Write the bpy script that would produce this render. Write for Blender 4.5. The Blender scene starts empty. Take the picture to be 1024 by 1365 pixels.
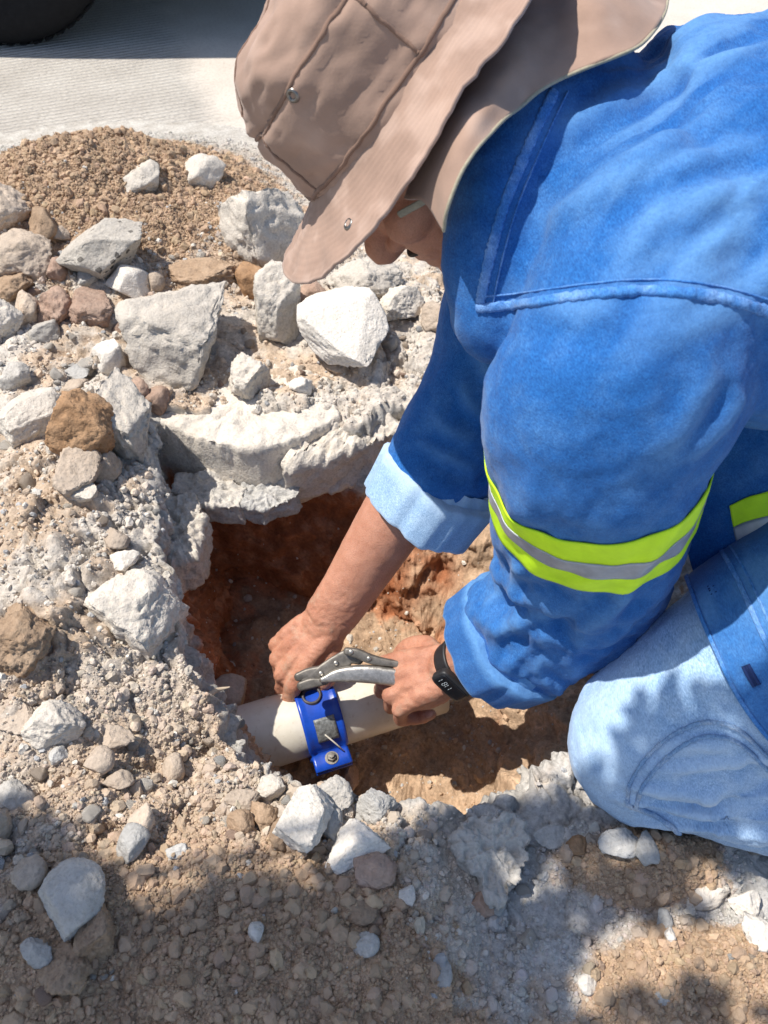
import bpy, math, random
import numpy as np
from mathutils import Vector, Matrix, Quaternion
from mathutils.bvhtree import BVHTree

# ------------------------------------------------------------------ camera, sky, sun, exposure
SC = bpy.context.scene
COL = SC.collection
CAM_H, PITCH, FPX = 0.80, math.radians(50.0), 1100.0        # metres, downwards tilt, focal length in photo pixels (1024 x 1365)
cam_data = bpy.data.cameras.new('camera')
cam_data.sensor_fit = 'VERTICAL'
cam_data.sensor_height = 24.0
cam_data.lens = FPX / 1365.0 * 24.0
cam_data.clip_start, cam_data.clip_end = 0.01, 400.0
cam_data.dof.use_dof = True
cam_data.dof.focus_distance = 0.86
cam_data.dof.aperture_fstop = 7.0
cam = bpy.data.objects.new('camera', cam_data)
COL.objects.link(cam)
cam.location = (0, 0, CAM_H)
cam.rotation_euler = (math.pi / 2 - PITCH, 0, 0)
SC.camera = cam

SUN_EL = math.radians(64.0)
SUN_DIR = Vector((-0.985, 0.17, 0)).normalized() * math.cos(SUN_EL) + Vector((0, 0, math.sin(SUN_EL)))
world = bpy.data.worlds.new('World')
SC.world = world
world.use_nodes = True
wn = world.node_tree.nodes
sky = wn.new('ShaderNodeTexSky')
sky.sky_type = 'NISHITA'
sky.sun_disc = False
sky.sun_elevation = SUN_EL
sky.sun_rotation = math.atan2(SUN_DIR.x, SUN_DIR.y)
bg = wn['Background']
bg.inputs['Strength'].default_value = 0.13
world.node_tree.links.new(sky.outputs['Color'], bg.inputs['Color'])
sun_data = bpy.data.lights.new('sun', 'SUN')
sun_data.energy = 4.8
sun_data.angle = math.radians(0.53)
sun_data.color = (1.0, 0.94, 0.85)
sun = bpy.data.objects.new('sun', sun_data)
COL.objects.link(sun)
sun.location = SUN_DIR * 20
sun.rotation_euler = SUN_DIR.to_track_quat('Z', 'Y').to_euler()

SC.view_settings.view_transform = 'Standard'
SC.view_settings.look = 'None'
SC.view_settings.exposure = 0.33
SC.view_settings.gamma = 1.0
SC.view_settings.use_curve_mapping = False
SC.cycles.use_denoising = True
SC.cycles.max_bounces = 8
SC.cycles.caustics_reflective = False
SC.cycles.caustics_refractive = False

# ------------------------------------------------------------------ helpers
CX, CY = 512.0, 682.5
FWD = np.array([0, math.cos(PITCH), -math.sin(PITCH)])
UPV = np.array([0, math.sin(PITCH), math.cos(PITCH)])
CPOS = np.array([0, 0, CAM_H])


def ray(px, py):
    """viewing direction of a spot measured in the photograph"""
    return FWD + (px - CX) / FPX * np.array([1.0, 0, 0]) + (CY - py) / FPX * UPV


def P(px, py, t):
    return Vector(CPOS + t * ray(px, py))


def G(px, py, z=0.0):
    d = ray(px, py)
    return Vector(CPOS + d * ((z - CAM_H) / d[2]))


_rs = np.random.RandomState(7)
_perm = _rs.permutation(256)
_perm = np.concatenate([_perm, _perm, _perm]).astype(np.int64)
_ga = _rs.normal(size=(256, 3))
_ga /= np.linalg.norm(_ga, axis=1)[:, None]


def perlin(p, seed=0):
    p = np.asarray(p, float) + seed * 17.31
    i = np.floor(p).astype(np.int64)
    f = p - i
    u = f * f * f * (f * (f * 6 - 15) + 10)
    i &= 255
    res = 0
    for dx in (0, 1):
        wx = u[:, 0] if dx else 1 - u[:, 0]
        a = _perm[(i[:, 0] + dx) & 255]
        for dy in (0, 1):
            wy = u[:, 1] if dy else 1 - u[:, 1]
            b = _perm[a + ((i[:, 1] + dy) & 255)]
            for dz in (0, 1):
                wz = u[:, 2] if dz else 1 - u[:, 2]
                h = _perm[b + ((i[:, 2] + dz) & 255)] & 255
                g = _ga[h]
                res = res + wx * wy * wz * (g[:, 0] * (f[:, 0] - dx) + g[:, 1] * (f[:, 1] - dy) + g[:, 2] * (f[:, 2] - dz))
    return res * 1.6


def fbm(p, octv=4, seed=0, gain=0.5, lac=2.03):
    a, s, r = 1.0, 1.0, 0
    for k in range(octv):
        r = r + a * perlin(p * s, seed + k)
        a *= gain
        s *= lac
    return r


def ridged(p, octv=4, seed=0, gain=0.5):
    a, s, r = 1.0, 1.0, 0
    for k in range(octv):
        r = r + a * (1 - 2 * np.abs(perlin(p * s, seed + k)))
        a *= gain
        s *= 2.07
    return r


def worley(x, y, cell, seed=0):
    """flat broken plates: random value, tilt term and gap of the cell each place belongs to"""
    rs = np.random.RandomState(seed)
    J = rs.rand(64, 64, 5)
    X, Y = x / cell, y / cell
    ix, iy = np.floor(X).astype(int), np.floor(Y).astype(int)
    f1 = np.full(len(x), 9.0); f2 = f1.copy()
    val = np.zeros(len(x)); til = np.zeros(len(x))
    for dx in (-1, 0, 1):
        for dy in (-1, 0, 1):
            j = J[(ix + dx) & 63, (iy + dy) & 63]
            ox, oy = X - (ix + dx + .1 + .8 * j[:, 0]), Y - (iy + dy + .1 + .8 * j[:, 1])
            d_ = np.hypot(ox, oy)
            nearer = d_ < f1
            f2 = np.where(nearer, f1, np.minimum(f2, d_))
            val = np.where(nearer, j[:, 2], val)
            til = np.where(nearer, ox * (j[:, 3] - .5) + oy * (j[:, 4] - .5), til)
            f1 = np.where(nearer, d_, f1)
    return val, til, f2 - f1


def sstep(a, b, x):
    t = np.clip((x - a) / (b - a), 0, 1)
    return t * t * (3 - 2 * t)


def raw_mesh(name, co, faces, smooth=True):
    co = np.asarray(co, np.float32)
    me = bpy.data.meshes.new(name)
    if isinstance(faces, np.ndarray):
        nf, k = faces.shape
        me.vertices.add(len(co))
        me.vertices.foreach_set('co', co.ravel())
        me.loops.add(nf * k)
        me.loops.foreach_set('vertex_index', faces.ravel().astype(np.int32))
        me.polygons.add(nf)
        me.polygons.foreach_set('loop_start', (np.arange(nf) * k).astype(np.int32))
        me.update(calc_edges=True)
    else:
        me.from_pydata([tuple(c) for c in co], [], faces)
        me.update()
    if smooth:
        me.polygons.foreach_set('use_smooth', np.ones(len(me.polygons), bool))
    return me


def link(name, me, mat=None, parent=None, label=None, cat=None, group=None, kind=None):
    o = bpy.data.objects.new(name, me)
    COL.objects.link(o)
    if mat is not None:
        me.materials.clear()
        me.materials.append(mat)
    if parent is not None:
        o.parent = parent
        if parent.parent is None and parent.type == 'EMPTY': o.matrix_parent_inverse = Matrix.Translation(-parent.location)
    if label: o['label'] = label
    if cat: o['category'] = cat
    if group: o['group'] = group
    if kind: o['kind'] = kind
    return o


def empty(name, loc, label, cat, group=None):
    o = bpy.data.objects.new(name, None)
    COL.objects.link(o)
    o.location = loc
    o.matrix_world = Matrix.Translation(loc)
    o.empty_display_size = 0.05
    o['label'] = label
    o['category'] = cat
    if group: o['group'] = group
    return o


def vcol(me, name, rgb):
    a = me.attributes.new(name, 'FLOAT_COLOR', 'POINT')
    rgba = np.ones((len(me.vertices), 4), np.float32)
    rgba[:, :3] = rgb
    a.data.foreach_set('color', rgba.ravel())


def coords(me):
    a = np.empty(len(me.vertices) * 3, np.float32)
    me.vertices.foreach_get('co', a)
    return a.reshape(-1, 3).astype(float)


def normals(me):
    a = np.empty(len(me.vertices) * 3, np.float32)
    me.vertex_normals.foreach_get('vector', a)
    return a.reshape(-1, 3).astype(float)


def set_coords(me, co):
    me.vertices.foreach_set('co', np.asarray(co, np.float32).ravel())
    me.update()


# ------------------------------------------------------------------ materials
def nodes(name, rough=0.8):
    m = bpy.data.materials.new(name)
    m.use_nodes = True
    nt = m.node_tree
    b = nt.nodes['Principled BSDF']
    b.inputs['Roughness'].default_value = rough
    return m, nt, b


def nd(nt, t, **kw):
    n = nt.nodes.new(t)
    for k, v in kw.items():
        if k in n.inputs: n.inputs[k].default_value = v
        else: setattr(n, k, v)
    return n


def noise(nt, scale, detail=4, rough=0.55, vec=None, dist=0.0):
    n = nd(nt, 'ShaderNodeTexNoise')
    n.inputs['Scale'].default_value = scale
    n.inputs['Detail'].default_value = detail
    n.inputs['Roughness'].default_value = rough
    n.inputs['Distortion'].default_value = dist
    if vec is not None: nt.links.new(vec, n.inputs['Vector'])
    return n.outputs['Fac']


def ramp(nt, fac, stops):
    r = nd(nt, 'ShaderNodeValToRGB')
    el = r.color_ramp.elements
    while len(el) > 1: el.remove(el[-1])
    el[0].position, el[0].color = stops[0][0], (*stops[0][1], 1)
    for p, c in stops[1:]:
        e = el.new(p)
        e.color = (*c, 1)
    nt.links.new(fac, r.inputs['Fac'])
    return r.outputs['Color']


def mix(nt, fac, a, b, mode='MIX'):
    m = nd(nt, 'ShaderNodeMix')
    m.data_type, m.blend_type = 'RGBA', mode
    for i, s in ((0, fac), (6, a), (7, b)):
        if isinstance(s, (int, float)): m.inputs[i].default_value = s
        elif isinstance(s, tuple): m.inputs[i].default_value = (*s, 1)
        else: nt.links.new(s, m.inputs[i])
    return m.outputs[2]


def bump(nt, b, h, strength=0.3, dist=0.002, prev=None):
    n = nd(nt, 'ShaderNodeBump')
    n.inputs['Strength'].default_value = strength
    n.inputs['Distance'].default_value = dist
    nt.links.new(h, n.inputs['Height'])
    if prev is not None: nt.links.new(prev, n.inputs['Normal'])
    nt.links.new(n.outputs['Normal'], b.inputs['Normal'])
    return n.outputs['Normal']


def geo_pos(nt):
    return nd(nt, 'ShaderNodeNewGeometry').outputs['Position']


def obj_co(nt):
    return nd(nt, 'ShaderNodeTexCoord').outputs['Object']


def math_n(nt, op, a, b=0.0, c=None):
    n = nd(nt, 'ShaderNodeMath', operation=op)
    for i, s in enumerate((a, b) if c is None else (a, b, c)):
        if isinstance(s, (int, float)): n.inputs[i].default_value = s
        else: nt.links.new(s, n.inputs[i])
    return n.outputs[0]


def soil_material():
    m, nt, b = nodes('soil', 0.95)
    at = nd(nt, 'ShaderNodeAttribute', attribute_name='soil')
    pos = geo_pos(nt)
    n1 = noise(nt, 220, 5, 0.65, pos)
    c1 = ramp(nt, n1, [(0.25, (0.62, 0.60, 0.58)), (0.5, (1, 1, 1)), (0.75, (1.32, 1.30, 1.28))])
    n2 = noise(nt, 38, 5, 0.6, pos)
    c2 = ramp(nt, n2, [(0.3, (0.80, 0.78, 0.76)), (0.5, (1, 1, 1)), (0.72, (1.18, 1.2, 1.22))])
    c = mix(nt, 1.0, mix(nt, 1.0, at.outputs['Color'], c1, 'MULTIPLY'), c2, 'MULTIPLY')
    nt.links.new(c, b.inputs['Base Color'])
    b.inputs['Specular IOR Level'].default_value = 0.15
    n3 = noise(nt, 420, 6, 0.7, pos)
    nn = bump(nt, b, n2, 0.5, 0.006)
    bump(nt, b, n3, 0.75, 0.003, nn)
    return m


def road_material():
    m, nt, b = nodes('road concrete', 0.9)
    pos = geo_pos(nt)
    n1 = noise(nt, 9, 6, 0.6, pos)
    n2 = noise(nt, 160, 4, 0.6, pos)
    c = ramp(nt, n1, [(0.25, (0.44, 0.41, 0.37)), (0.55, (0.54, 0.51, 0.465)), (0.8, (0.60, 0.575, 0.53))])
    c2 = ramp(nt, n2, [(0.28, (0.7, 0.68, 0.66)), (0.5, (1, 1, 1)), (0.8, (1.1, 1.1, 1.1))])
    col = mix(nt, 1.0, c, c2, 'MULTIPLY')
    # tined grooves in the concrete, worn away in places
    mp = nd(nt, 'ShaderNodeMapping')
    mp.inputs['Rotation'].default_value = (0, 0, math.radians(68))
    nt.links.new(pos, mp.inputs['Vector'])
    w = nd(nt, 'ShaderNodeTexWave', wave_type='BANDS', bands_direction='X')
    w.inputs['Scale'].default_value = 19
    w.inputs['Distortion'].default_value = 1.6
    w.inputs['Detail'].default_value = 3
    w.inputs['Detail Scale'].default_value = 6
    nt.links.new(mp.outputs['Vector'], w.inputs['Vector'])
    sx = nd(nt, 'ShaderNodeSeparateXYZ')
    nt.links.new(pos, sx.inputs[0])
    # grooves only on the left slab: line from the photo's kerb-like joint
    side = math_n(nt, 'ADD', math_n(nt, 'MULTIPLY', sx.outputs['X'], 1.0), math_n(nt, 'MULTIPLY', sx.outputs['Y'], 0.32))
    side = math_n(nt, 'ADD', side, math_n(nt, 'MULTIPLY', n1, 0.08))
    msk = nd(nt, 'ShaderNodeMapRange')
    msk.inputs['From Min'].default_value, msk.inputs['From Max'].default_value = 0.27, 0.20
    nt.links.new(side, msk.inputs['Value'])
    gro = math_n(nt, 'MULTIPLY', w.outputs['Fac'], msk.outputs['Result'])
    col = mix(nt, math_n(nt, 'MULTIPLY', math_n(nt, 'SUBTRACT', msk.outputs['Result'], gro), 0.45), col, (0.34, 0.31, 0.28))
    col = mix(nt, msk.outputs['Result'], mix(nt, 0.35, col, (0.60, 0.51, 0.42)), col)
    nt.links.new(col, b.inputs['Base Color'])
    nn = bump(nt, b, gro, 0.9, 0.006)
    bump(nt, b, n2, 0.5, 0.003, nn)
    return m


def stone_material(name, stops, spot=None, dust=(0.62, 0.555, 0.48), dust_amt=0.5, rough=0.92):
    m, nt, b = nodes(name, rough)
    oc = obj_co(nt)
    oi = nd(nt, 'ShaderNodeObjectInfo').outputs['Random']
    n1 = noise(nt, 26, 6, 0.6, oc, 0.4)
    c = ramp(nt, n1, stops)
    n2 = noise(nt, 300, 4, 0.6, oc)
    c = mix(nt, 1.0, c, ramp(nt, n2, [(0.3, (0.72, 0.71, 0.7)), (0.5, (1, 1, 1)), (0.75, (1.22, 1.22, 1.22))]), 'MULTIPLY')
    if spot:
        v = nd(nt, 'ShaderNodeTexVoronoi', feature='F1', distance='MANHATTAN')
        v.inputs['Scale'].default_value = spot[0]
        nt.links.new(oc, v.inputs['Vector'])
        s = math_n(nt, 'LESS_THAN', v.outputs['Distance'], spot[1])
        wn_ = nd(nt, 'ShaderNodeTexWhiteNoise')
        nt.links.new(v.outputs['Position'], wn_.inputs['Vector'])
        s = math_n(nt, 'MULTIPLY', s, math_n(nt, 'LESS_THAN', wn_.outputs['Value'], spot[3]))
        c = mix(nt, s, c, spot[2])
    # settled dust on faces that look up
    nz = nd(nt, 'ShaderNodeSeparateXYZ')
    nt.links.new(nd(nt, 'ShaderNodeNewGeometry').outputs['Normal'], nz.inputs[0])
    n4 = noise(nt, 60, 5, 0.65, oc)
    f = math_n(nt, 'MULTIPLY', math_n(nt, 'MULTIPLY_ADD', nz.outputs['Z'], 0.5, 0.35), math_n(nt, 'MULTIPLY', n4, 2.0 * dust_amt))
    f = nd(nt, 'ShaderNodeClamp').outputs[0] if False else f
    c = mix(nt, f, c, dust)
    br = math_n(nt, 'MULTIPLY_ADD', oi, 0.3, 0.85)
    hsv = nd(nt, 'ShaderNodeHueSaturation')
    nt.links.new(c, hsv.inputs['Color'])
    nt.links.new(br, hsv.inputs['Value'])
    nt.links.new(hsv.outputs['Color'], b.inputs['Base Color'])
    b.inputs['Specular IOR Level'].default_value = 0.2
    nn = bump(nt, b, n4, 0.6, 0.006)
    bump(nt, b, n2, 0.7, 0.0022, nn)
    return m


M_SOIL = soil_material()
M_ROAD = road_material()
M_PALE = stone_material('pale concrete stone', [(0.3, (0.47, 0.43, 0.375)), (0.5, (0.57, 0.525, 0.46)), (0.7, (0.64, 0.595, 0.525))], (70, 0.22, (0.30, 0.30, 0.30), 0.25))
M_WHITE = stone_material('white concrete stone', [(0.3, (0.60, 0.56, 0.50)), (0.7, (0.72, 0.69, 0.64))], (90, 0.18, (0.42, 0.41, 0.40), 0.15))
M_GREY = stone_material('grey concrete stone', [(0.3, (0.33, 0.32, 0.30)), (0.5, (0.43, 0.415, 0.385)), (0.72, (0.52, 0.50, 0.46))], (80, 0.2, (0.2, 0.2, 0.21), 0.2), dust_amt=0.38)
M_AGG = stone_material('aggregate concrete stone', [(0.3, (0.36, 0.33, 0.29)), (0.7, (0.47, 0.44, 0.39))], (62, 0.42, (0.07, 0.065, 0.06), 0.42), dust_amt=0.22)
M_BROWN = stone_material('brown stone', [(0.3, (0.23, 0.125, 0.06)), (0.5, (0.33, 0.19, 0.10)), (0.75, (0.44, 0.28, 0.165))], None, (0.46, 0.33, 0.22), 0.25)
M_RED = stone_material('reddish stone', [(0.3, (0.27, 0.16, 0.115)), (0.5, (0.37, 0.24, 0.18)), (0.75, (0.46, 0.33, 0.26))], None, (0.48, 0.38, 0.30), 0.4)
M_TAN = stone_material('dusty tan stone', [(0.3, (0.37, 0.29, 0.22)), (0.5, (0.46, 0.37, 0.29)), (0.75, (0.55, 0.46, 0.37))], None, (0.52, 0.44, 0.36), 0.5)
M_SLATE = stone_material('blue grey stone', [(0.3, (0.33, 0.325, 0.31)), (0.5, (0.43, 0.42, 0.40)), (0.75, (0.55, 0.535, 0.505))], None, (0.50, 0.48, 0.45), 0.3)
M_CLOD = stone_material('earth clod', [(0.3, (0.25, 0.165, 0.105)), (0.5, (0.34, 0.235, 0.155)), (0.75, (0.43, 0.32, 0.225))], None, (0.43, 0.33, 0.24), 0.3)
# ------------------------------------------------------------------ the ground with the dug hole
HC = np.array([0.05, 0.56])                                    # middle of the hole
# rim of the hole (world metres), wall run, hole depth
RIM = [(-0.219, 0.817, .13, .30), (-0.327, 0.830, .11, .30), (-0.285, 0.70, .04, .30), (-0.262, 0.62, .035, .30), (-0.243, 0.537, .03, .30), (-0.212, 0.45, .05, .29),
       (-0.155, 0.345, .06, .28), (-0.07, 0.300, .05, .29), (0.035, 0.290, .05, .30), (0.10, 0.296, .05, .29), (0.155, 0.322, .06, .27),
       (0.215, 0.36, .10, .25), (0.33, 0.47, .16, .22), (0.37, 0.58, .18, .22), (0.37, 0.70, .22, .24), (0.29, 0.83, .26, .27), (0.10, 0.86, .20, .30), (-0.05, 0.80, .10, .30)]
_k = []
for x, y, w_, d_ in RIM:
    dx, dy = x - HC[0], y - HC[1]
    _k.append((math.atan2(dy, dx), math.hypot(dx, dy), w_, d_))
_k.sort()
_k = np.array(_k)
_kt = np.concatenate([_k[-3:, 0] - 2 * math.pi, _k[:, 0], _k[:3, 0] + 2 * math.pi])


def per(th, col):
    v = np.concatenate([_k[-3:, col], _k[:, col], _k[:3, col]])
    # smooth a piecewise linear curve a little
    r = 0
    for o in (-.06, -.03, 0, .03, .06):
        r = r + np.interp(th + o, _kt, v)
    return r / 5


def gauss(x, y, cx, cy, sx, sy, p=1.0):
    return np.exp(-(((x - cx) / sx) ** 2 + ((y - cy) / sy) ** 2) ** p)


def masks(x, y):
    """kinds of ground, 0..1, by place"""
    mound = gauss(x, y, -0.51, 1.34, 0.34, 0.25, 1.5)
    rub = sstep(1.30, 1.16, y + 0.06 * np.sin(9 * x)) * sstep(0.42, 0.12, x - 0.12 * (y < 0.75))
    rub = np.maximum(rub, sstep(1.36, 1.12, y) * sstep(-0.35, -0.6, x))
    rub = rub * sstep(-0.06, 0.22, y - 0.4 * np.maximum(x, 0))
    rub = rub * (1 - sstep(0.03, 0.10, x) * sstep(0.37, 0.28, y))
    heap = gauss(x, y, -0.15, 0.09, 0.235, 0.18, 1.5)
    pile = np.maximum(gauss(x, y, 0.238, 0.238, 0.075, 0.034, 1.3), gauss(x, y, 0.285, 0.135, 0.12, 0.055, 1.4))
    return mound, rub, heap, pile


def ground_low(x, y):
    mound, rub, heap, pile = masks(x, y)
    z = 0.140 * gauss(x, y, -0.48, 1.34, 0.25, 0.20, 1.0)
    z += 0.05 * gauss(x, y, -0.80, 1.15, 0.25, 0.25)
    z += rub * 0.022 + 0.035 * sstep(-0.18, -0.42, x) * rub * sstep(1.25, 0.9, y)
    z += 0.05 * gauss(x, y, -0.36, 0.52, 0.10, 0.22)            # raised left lip
    z += 0.03 * gauss(x, y, 0.10, 1.02, 0.22, 0.10)
    z += 0.055 * heap + 0.03 * pile + 0.02 * gauss(x, y, -0.33, 0.2, 0.12, 0.12)
    z -= 0.03 * gauss(x, y, -0.17, 0.36, 0.07, 0.06)
    return z


def build_ground():
    N = 1050
    th = np.linspace(-math.pi, math.pi, N, endpoint=False)
    R, W, D = per(th, 1), per(th, 2), per(th, 3)
    ring = np.stack([np.cos(th) * 3, np.sin(th) * 3, np.zeros(N)], 1)
    Rs = R * (1 + 0.03 * perlin(ring * 0.5, 14))
    R = R * (1 + 0.035 * fbm(ring * 0.9, 3, 3)) + 0.010 * fbm(ring * 4.0, 3, 9)
    W = W * (1 + 0.3 * perlin(ring * 1.1, 21))
    ca, sa = np.cos(th), np.sin(th)
    rows, flag = [], []
    nf, nw = 62, 100
    zr = ground_low(HC[0] + R * ca, HC[1] + R * sa)
    Rin = Rs - W
    for i in range(nf):
        s = (i + 0.02) / nf
        r = Rin * s
        x, y = HC[0] + r * ca, HC[1] + r * sa
        z = -(0.285 * (1 - s ** 2) + D * s ** 2) + 0.03 * s ** 4
        rows.append((x, y, z)); flag.append((0, s))
    zfl = rows[-1][2]
    for i in range(nw):
        w = i / nw                                              # 0 bottom .. 1 top
        prof = np.interp(w, [0, .3, .62, .72, .76, 1.0], [0, .46, .80, .86, .96, 1.0])
        r = Rin + (R - Rin) * prof
        x, y = HC[0] + r * ca, HC[1] + r * sa
        z = zfl + (zr - zfl) * w
        rows.append((x, y, z)); flag.append((1, w))
    r = R.copy()
    while r.mean() < 70:
        x, y = HC[0] + r * ca, HC[1] + r * sa
        rows.append((x, y, ground_low(x, y))); flag.append((2, 0))
        m_ = r.mean()
        r = r + max(0.0026, m_ * 0.0068) * (1 if m_ < 2.3 else (4 if m_ < 4 else 18))
    A = np.array([np.stack(q, 1) for q in rows])                 # rings, N, 3
    nr = A.shape[0]
    co = A.reshape(-1, 3)
    fl = np.repeat(np.array(flag), N, axis=0)
    thf = np.tile(th, nr)
    x, y, z = co.T
    # outward direction for displacement: mix of up and radial inward for walls
    wallw = np.where(fl[:, 0] == 1, np.sin(np.clip(fl[:, 1], 0, 1) * math.pi) ** 0.5, 0.0)
    rad = np.stack([-np.cos(thf), -np.sin(thf), np.zeros_like(x)], 1)
    nrm = np.where((fl[:, 0] == 1)[:, None], rad * 0.9 + np.array([0, 0, .35]), np.array([0, 0, 1.0]))
    nrm = nrm * 1.0
    mound, rub, heap, pile = masks(x, y)
    dist = np.hypot(x - HC[0], y - HC[1])
    near = (dist < 2.0)
    rough = np.zeros_like(x)
    q = co[near]
    fq = fl[near]
    mo, ru, he, pi_ = mound[near], rub[near], heap[near], pile[near]
    inhole = (fq[:, 0] < 2)
    lump = fbm(q * 16, 3, 31)
    rid = ridged(q * 22, 4, 41, 0.55)
    fine = fbm(q * 75, 3, 51, 0.6)
    clod = np.abs(perlin(q * 120, 61)) + 0.6 * np.abs(perlin(q * 230, 62))
    clod2 = np.abs(perlin(q * 55, 63))
    sand = np.clip(mo + he + pi_, 0, 1)
    # layers of broken slab edge near the rim: terraces
    d = np.zeros(len(q))
    d += ru * (1 - sand) * ~inhole * (0.010 * lump + 0.005 * rid + 0.003 * fine)
    d += sand * ~inhole * (0.010 * lump + 0.0050 * clod + 0.012 * clod2 * mo + 0.006 * clod2 + 0.002 * fine)
    # broken crust: tilted plates with sharp steps between them
    wx = q[:, 0] + .010 * fbm(q * 30, 3, 131); wy = q[:, 1] + .010 * fbm(q * 30 + 9, 3, 132)
    v1, t1, g1 = worley(wx, wy, .062, 1)
    v2, t2, g2 = worley(wx, wy, .026, 2)
    crust = sstep(-.25, .25, fbm(q * 6, 2, 133) + .35 * sstep(.52, .36, np.hypot(q[:, 0] - HC[0], q[:, 1] - HC[1])))
    pl = (.020 * (v1 - .5) + .026 * t1 * .9 - .010 * sstep(.12, .0, g1)) + (.008 * (v2 - .5) + .010 * t2 - .005 * sstep(.15, .0, g2))
    d += ru * (1 - sand) * ~inhole * crust * pl
    flat = np.clip(1 - ru - sand, 0, 1)
    d += flat * ~inhole * sstep(.62, .42, np.hypot(q[:, 0] - HC[0], q[:, 1] - HC[1])) * pl * .5
    dcam = np.hypot(q[:, 0] - 0.15, q[:, 1] - 0.3)
    slab = flat * sstep(0.9, 0.5, dcam)
    d += slab * ~inhole * (0.0035 * lump + 0.0022 * fine + 0.004 * np.maximum(fbm(q * 45, 4, 81), 0))
    wl = (fq[:, 0] == 1)
    topband = wl * sstep(0.66, 0.76, fq[:, 1])
    d += wl * (0.016 * fbm(q * 11, 2, 91) + 0.012 * lump + 0.008 * rid + 0.003 * fine) * np.minimum(1, np.sin(np.clip(fq[:, 1] * .93 + .07, 0, 1) * math.pi) * 3 + 0.35)
    d += (fq[:, 0] == 0) * sstep(0, .15, fq[:, 1] + .05) * (0.012 * lump + 0.005 * rid + 0.003 * clod + 0.002 * fine)
    co[near] = q + nrm[near] * d[:, None]
    co = co.reshape(nr, N, 3)
    # ---- soil colours
    c = np.zeros((nr * N, 3))
    flat_co = co.reshape(-1, 3)
    qn = flat_co
    big = np.zeros(len(qn)); mid = np.zeros(len(qn))
    big[near] = fbm(qn[near] * 9, 4, 101)
    mid[near] = fbm(qn[near] * 30, 4, 111, 0.6)
    dust = np.array([.56, .51, .45]); tan = np.array([.52, .41, .31]); brown = np.array([.45, .322, .218])
    slabc = np.array([.50, .49, .475]); redc = np.array([.37, .145, .068]); floorc = np.array([.48, .34, .23]); conc = np.array([.50, .475, .435])

    def L(a, b, m):
        return a * (1 - m)[:, None] + b * m[:, None]
    c[:] = L(np.tile(dust, (len(qn), 1)), tan, sstep(-.25, .35, big + .4 * mid))
    c = L(c, conc, (rub < .4) * 1.0 * sstep(0.8, 1.2, dist))
    c = L(c, slabc, np.clip(1 - rub - mound - heap - pile, 0, 1) * sstep(1.0, .6, dist) * sstep(.02, .1, x + .35 * mid * .2) * sstep(.75, .5, y))
    bm_ = np.clip(mound * 1.3 + heap * 1.15 + pile * 1.3, 0, 1)
    c = L(c, brown * (1 + .18 * mid[:, None]), sstep(.30, .62, bm_ + .22 * mid))
    # near left slope: tan sand
    c = L(c, tan * .95, gauss(x, y, -.20, .33, .16, .10, 1.3) * .8)
    hole = fl[:, 0] < 2
    w = np.where(fl[:, 0] == 1, fl[:, 1], 0)
    # wall: concrete on top, pale broken layer, then red earth to the left, tan to the right
    side = np.maximum(sstep(0.02, 0.20, x + .12 * big), sstep(.50, .42, y))
    earth = L(np.tile(redc, (len(qn), 1)), floorc, np.clip(side + .25 * sstep(.1, .5, mid), 0, 1))
    earth = earth * (1 + .35 * mid[:, None])
    lay = sstep(.60, .70, w + .07 * big + .04 * mid)
    wallc = L(earth, conc * .92 * (1 + .15 * mid[:, None]), lay)
    floor2 = L(np.tile(floorc, (len(qn), 1)), brown * .9, sstep(-.1, .35, big)) * (1 + .2 * mid[:, None])
    fw = np.where(fl[:, 0] == 1, 1.0, sstep(.8, 1.0, fl[:, 1] + .15 * mid))
    hc = L(floor2, wallc, fw)
    c = L(c, hc, hole * 1.0)
    c = np.clip(c, .02, .8)
    # ---- split: dug-up ground and untouched road
    vv = np.clip(rub + mound + heap + pile, 0, 1)
    dug = (vv > 0.02) | (dist < 0.75) | ((y < 0.55) & (dist < 2.2))
    ii = np.arange(nr - 1)[:, None] * N + np.arange(N)[None, :]
    jj = np.arange(nr - 1)[:, None] * N + (np.arange(N)[None, :] + 1) % N
    F = np.stack([ii, ii + N, jj + N, jj], -1).reshape(-1, 4)
    fd = dug[F].any(1)
    out = []
    for sel in (fd, ~fd):
        f = F[sel]
        u, inv = np.unique(f.ravel(), return_inverse=True)
        out.append((flat_co[u], inv.reshape(-1, 4), c[u]))
    return out, co, c.reshape(nr, N, 3), fl.reshape(nr, N, 2)


(_g, _r), GRID, GCOL, GFL = build_ground()
cap = len(_g[0])
me = raw_mesh('ground', _g[0], _g[1])
vcol(me, 'soil', _g[2])
ground = link('ground', me, M_SOIL, kind='structure')
me = raw_mesh('road', _r[0], _r[1])
road = link('road', me, M_ROAD, kind='structure')
_allv = np.concatenate([_g[0], _r[0]]) ; _allf = np.concatenate([_g[1], _r[1] + len(_g[0])])
GBVH = BVHTree.FromPolygons(_allv.tolist(), _allf.tolist())


def drop(x, y, top=1.0):
    h = GBVH.ray_cast(Vector((x, y, top)), Vector((0, 0, -1)))
    return h[0] if h[0] is not None else Vector((x, y, 0))


def hit(px, py):
    h = GBVH.ray_cast(Vector(CPOS), Vector(ray(px, py)).normalized())
    return h[0] if h[0] is not None else G(px, py)


# ------------------------------------------------------------------ stones
def ico(sub):
    import bmesh
    bm = bmesh.new()
    bmesh.ops.create_icosphere(bm, subdivisions=sub, radius=1.0)
    v = np.array([q.co[:] for q in bm.verts])
    f = np.array([[q.index for q in p.verts] for p in bm.faces])
    bm.free()
    return v, f


ICO = {k: ico(k) for k in (2, 3, 4, 5)}


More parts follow.
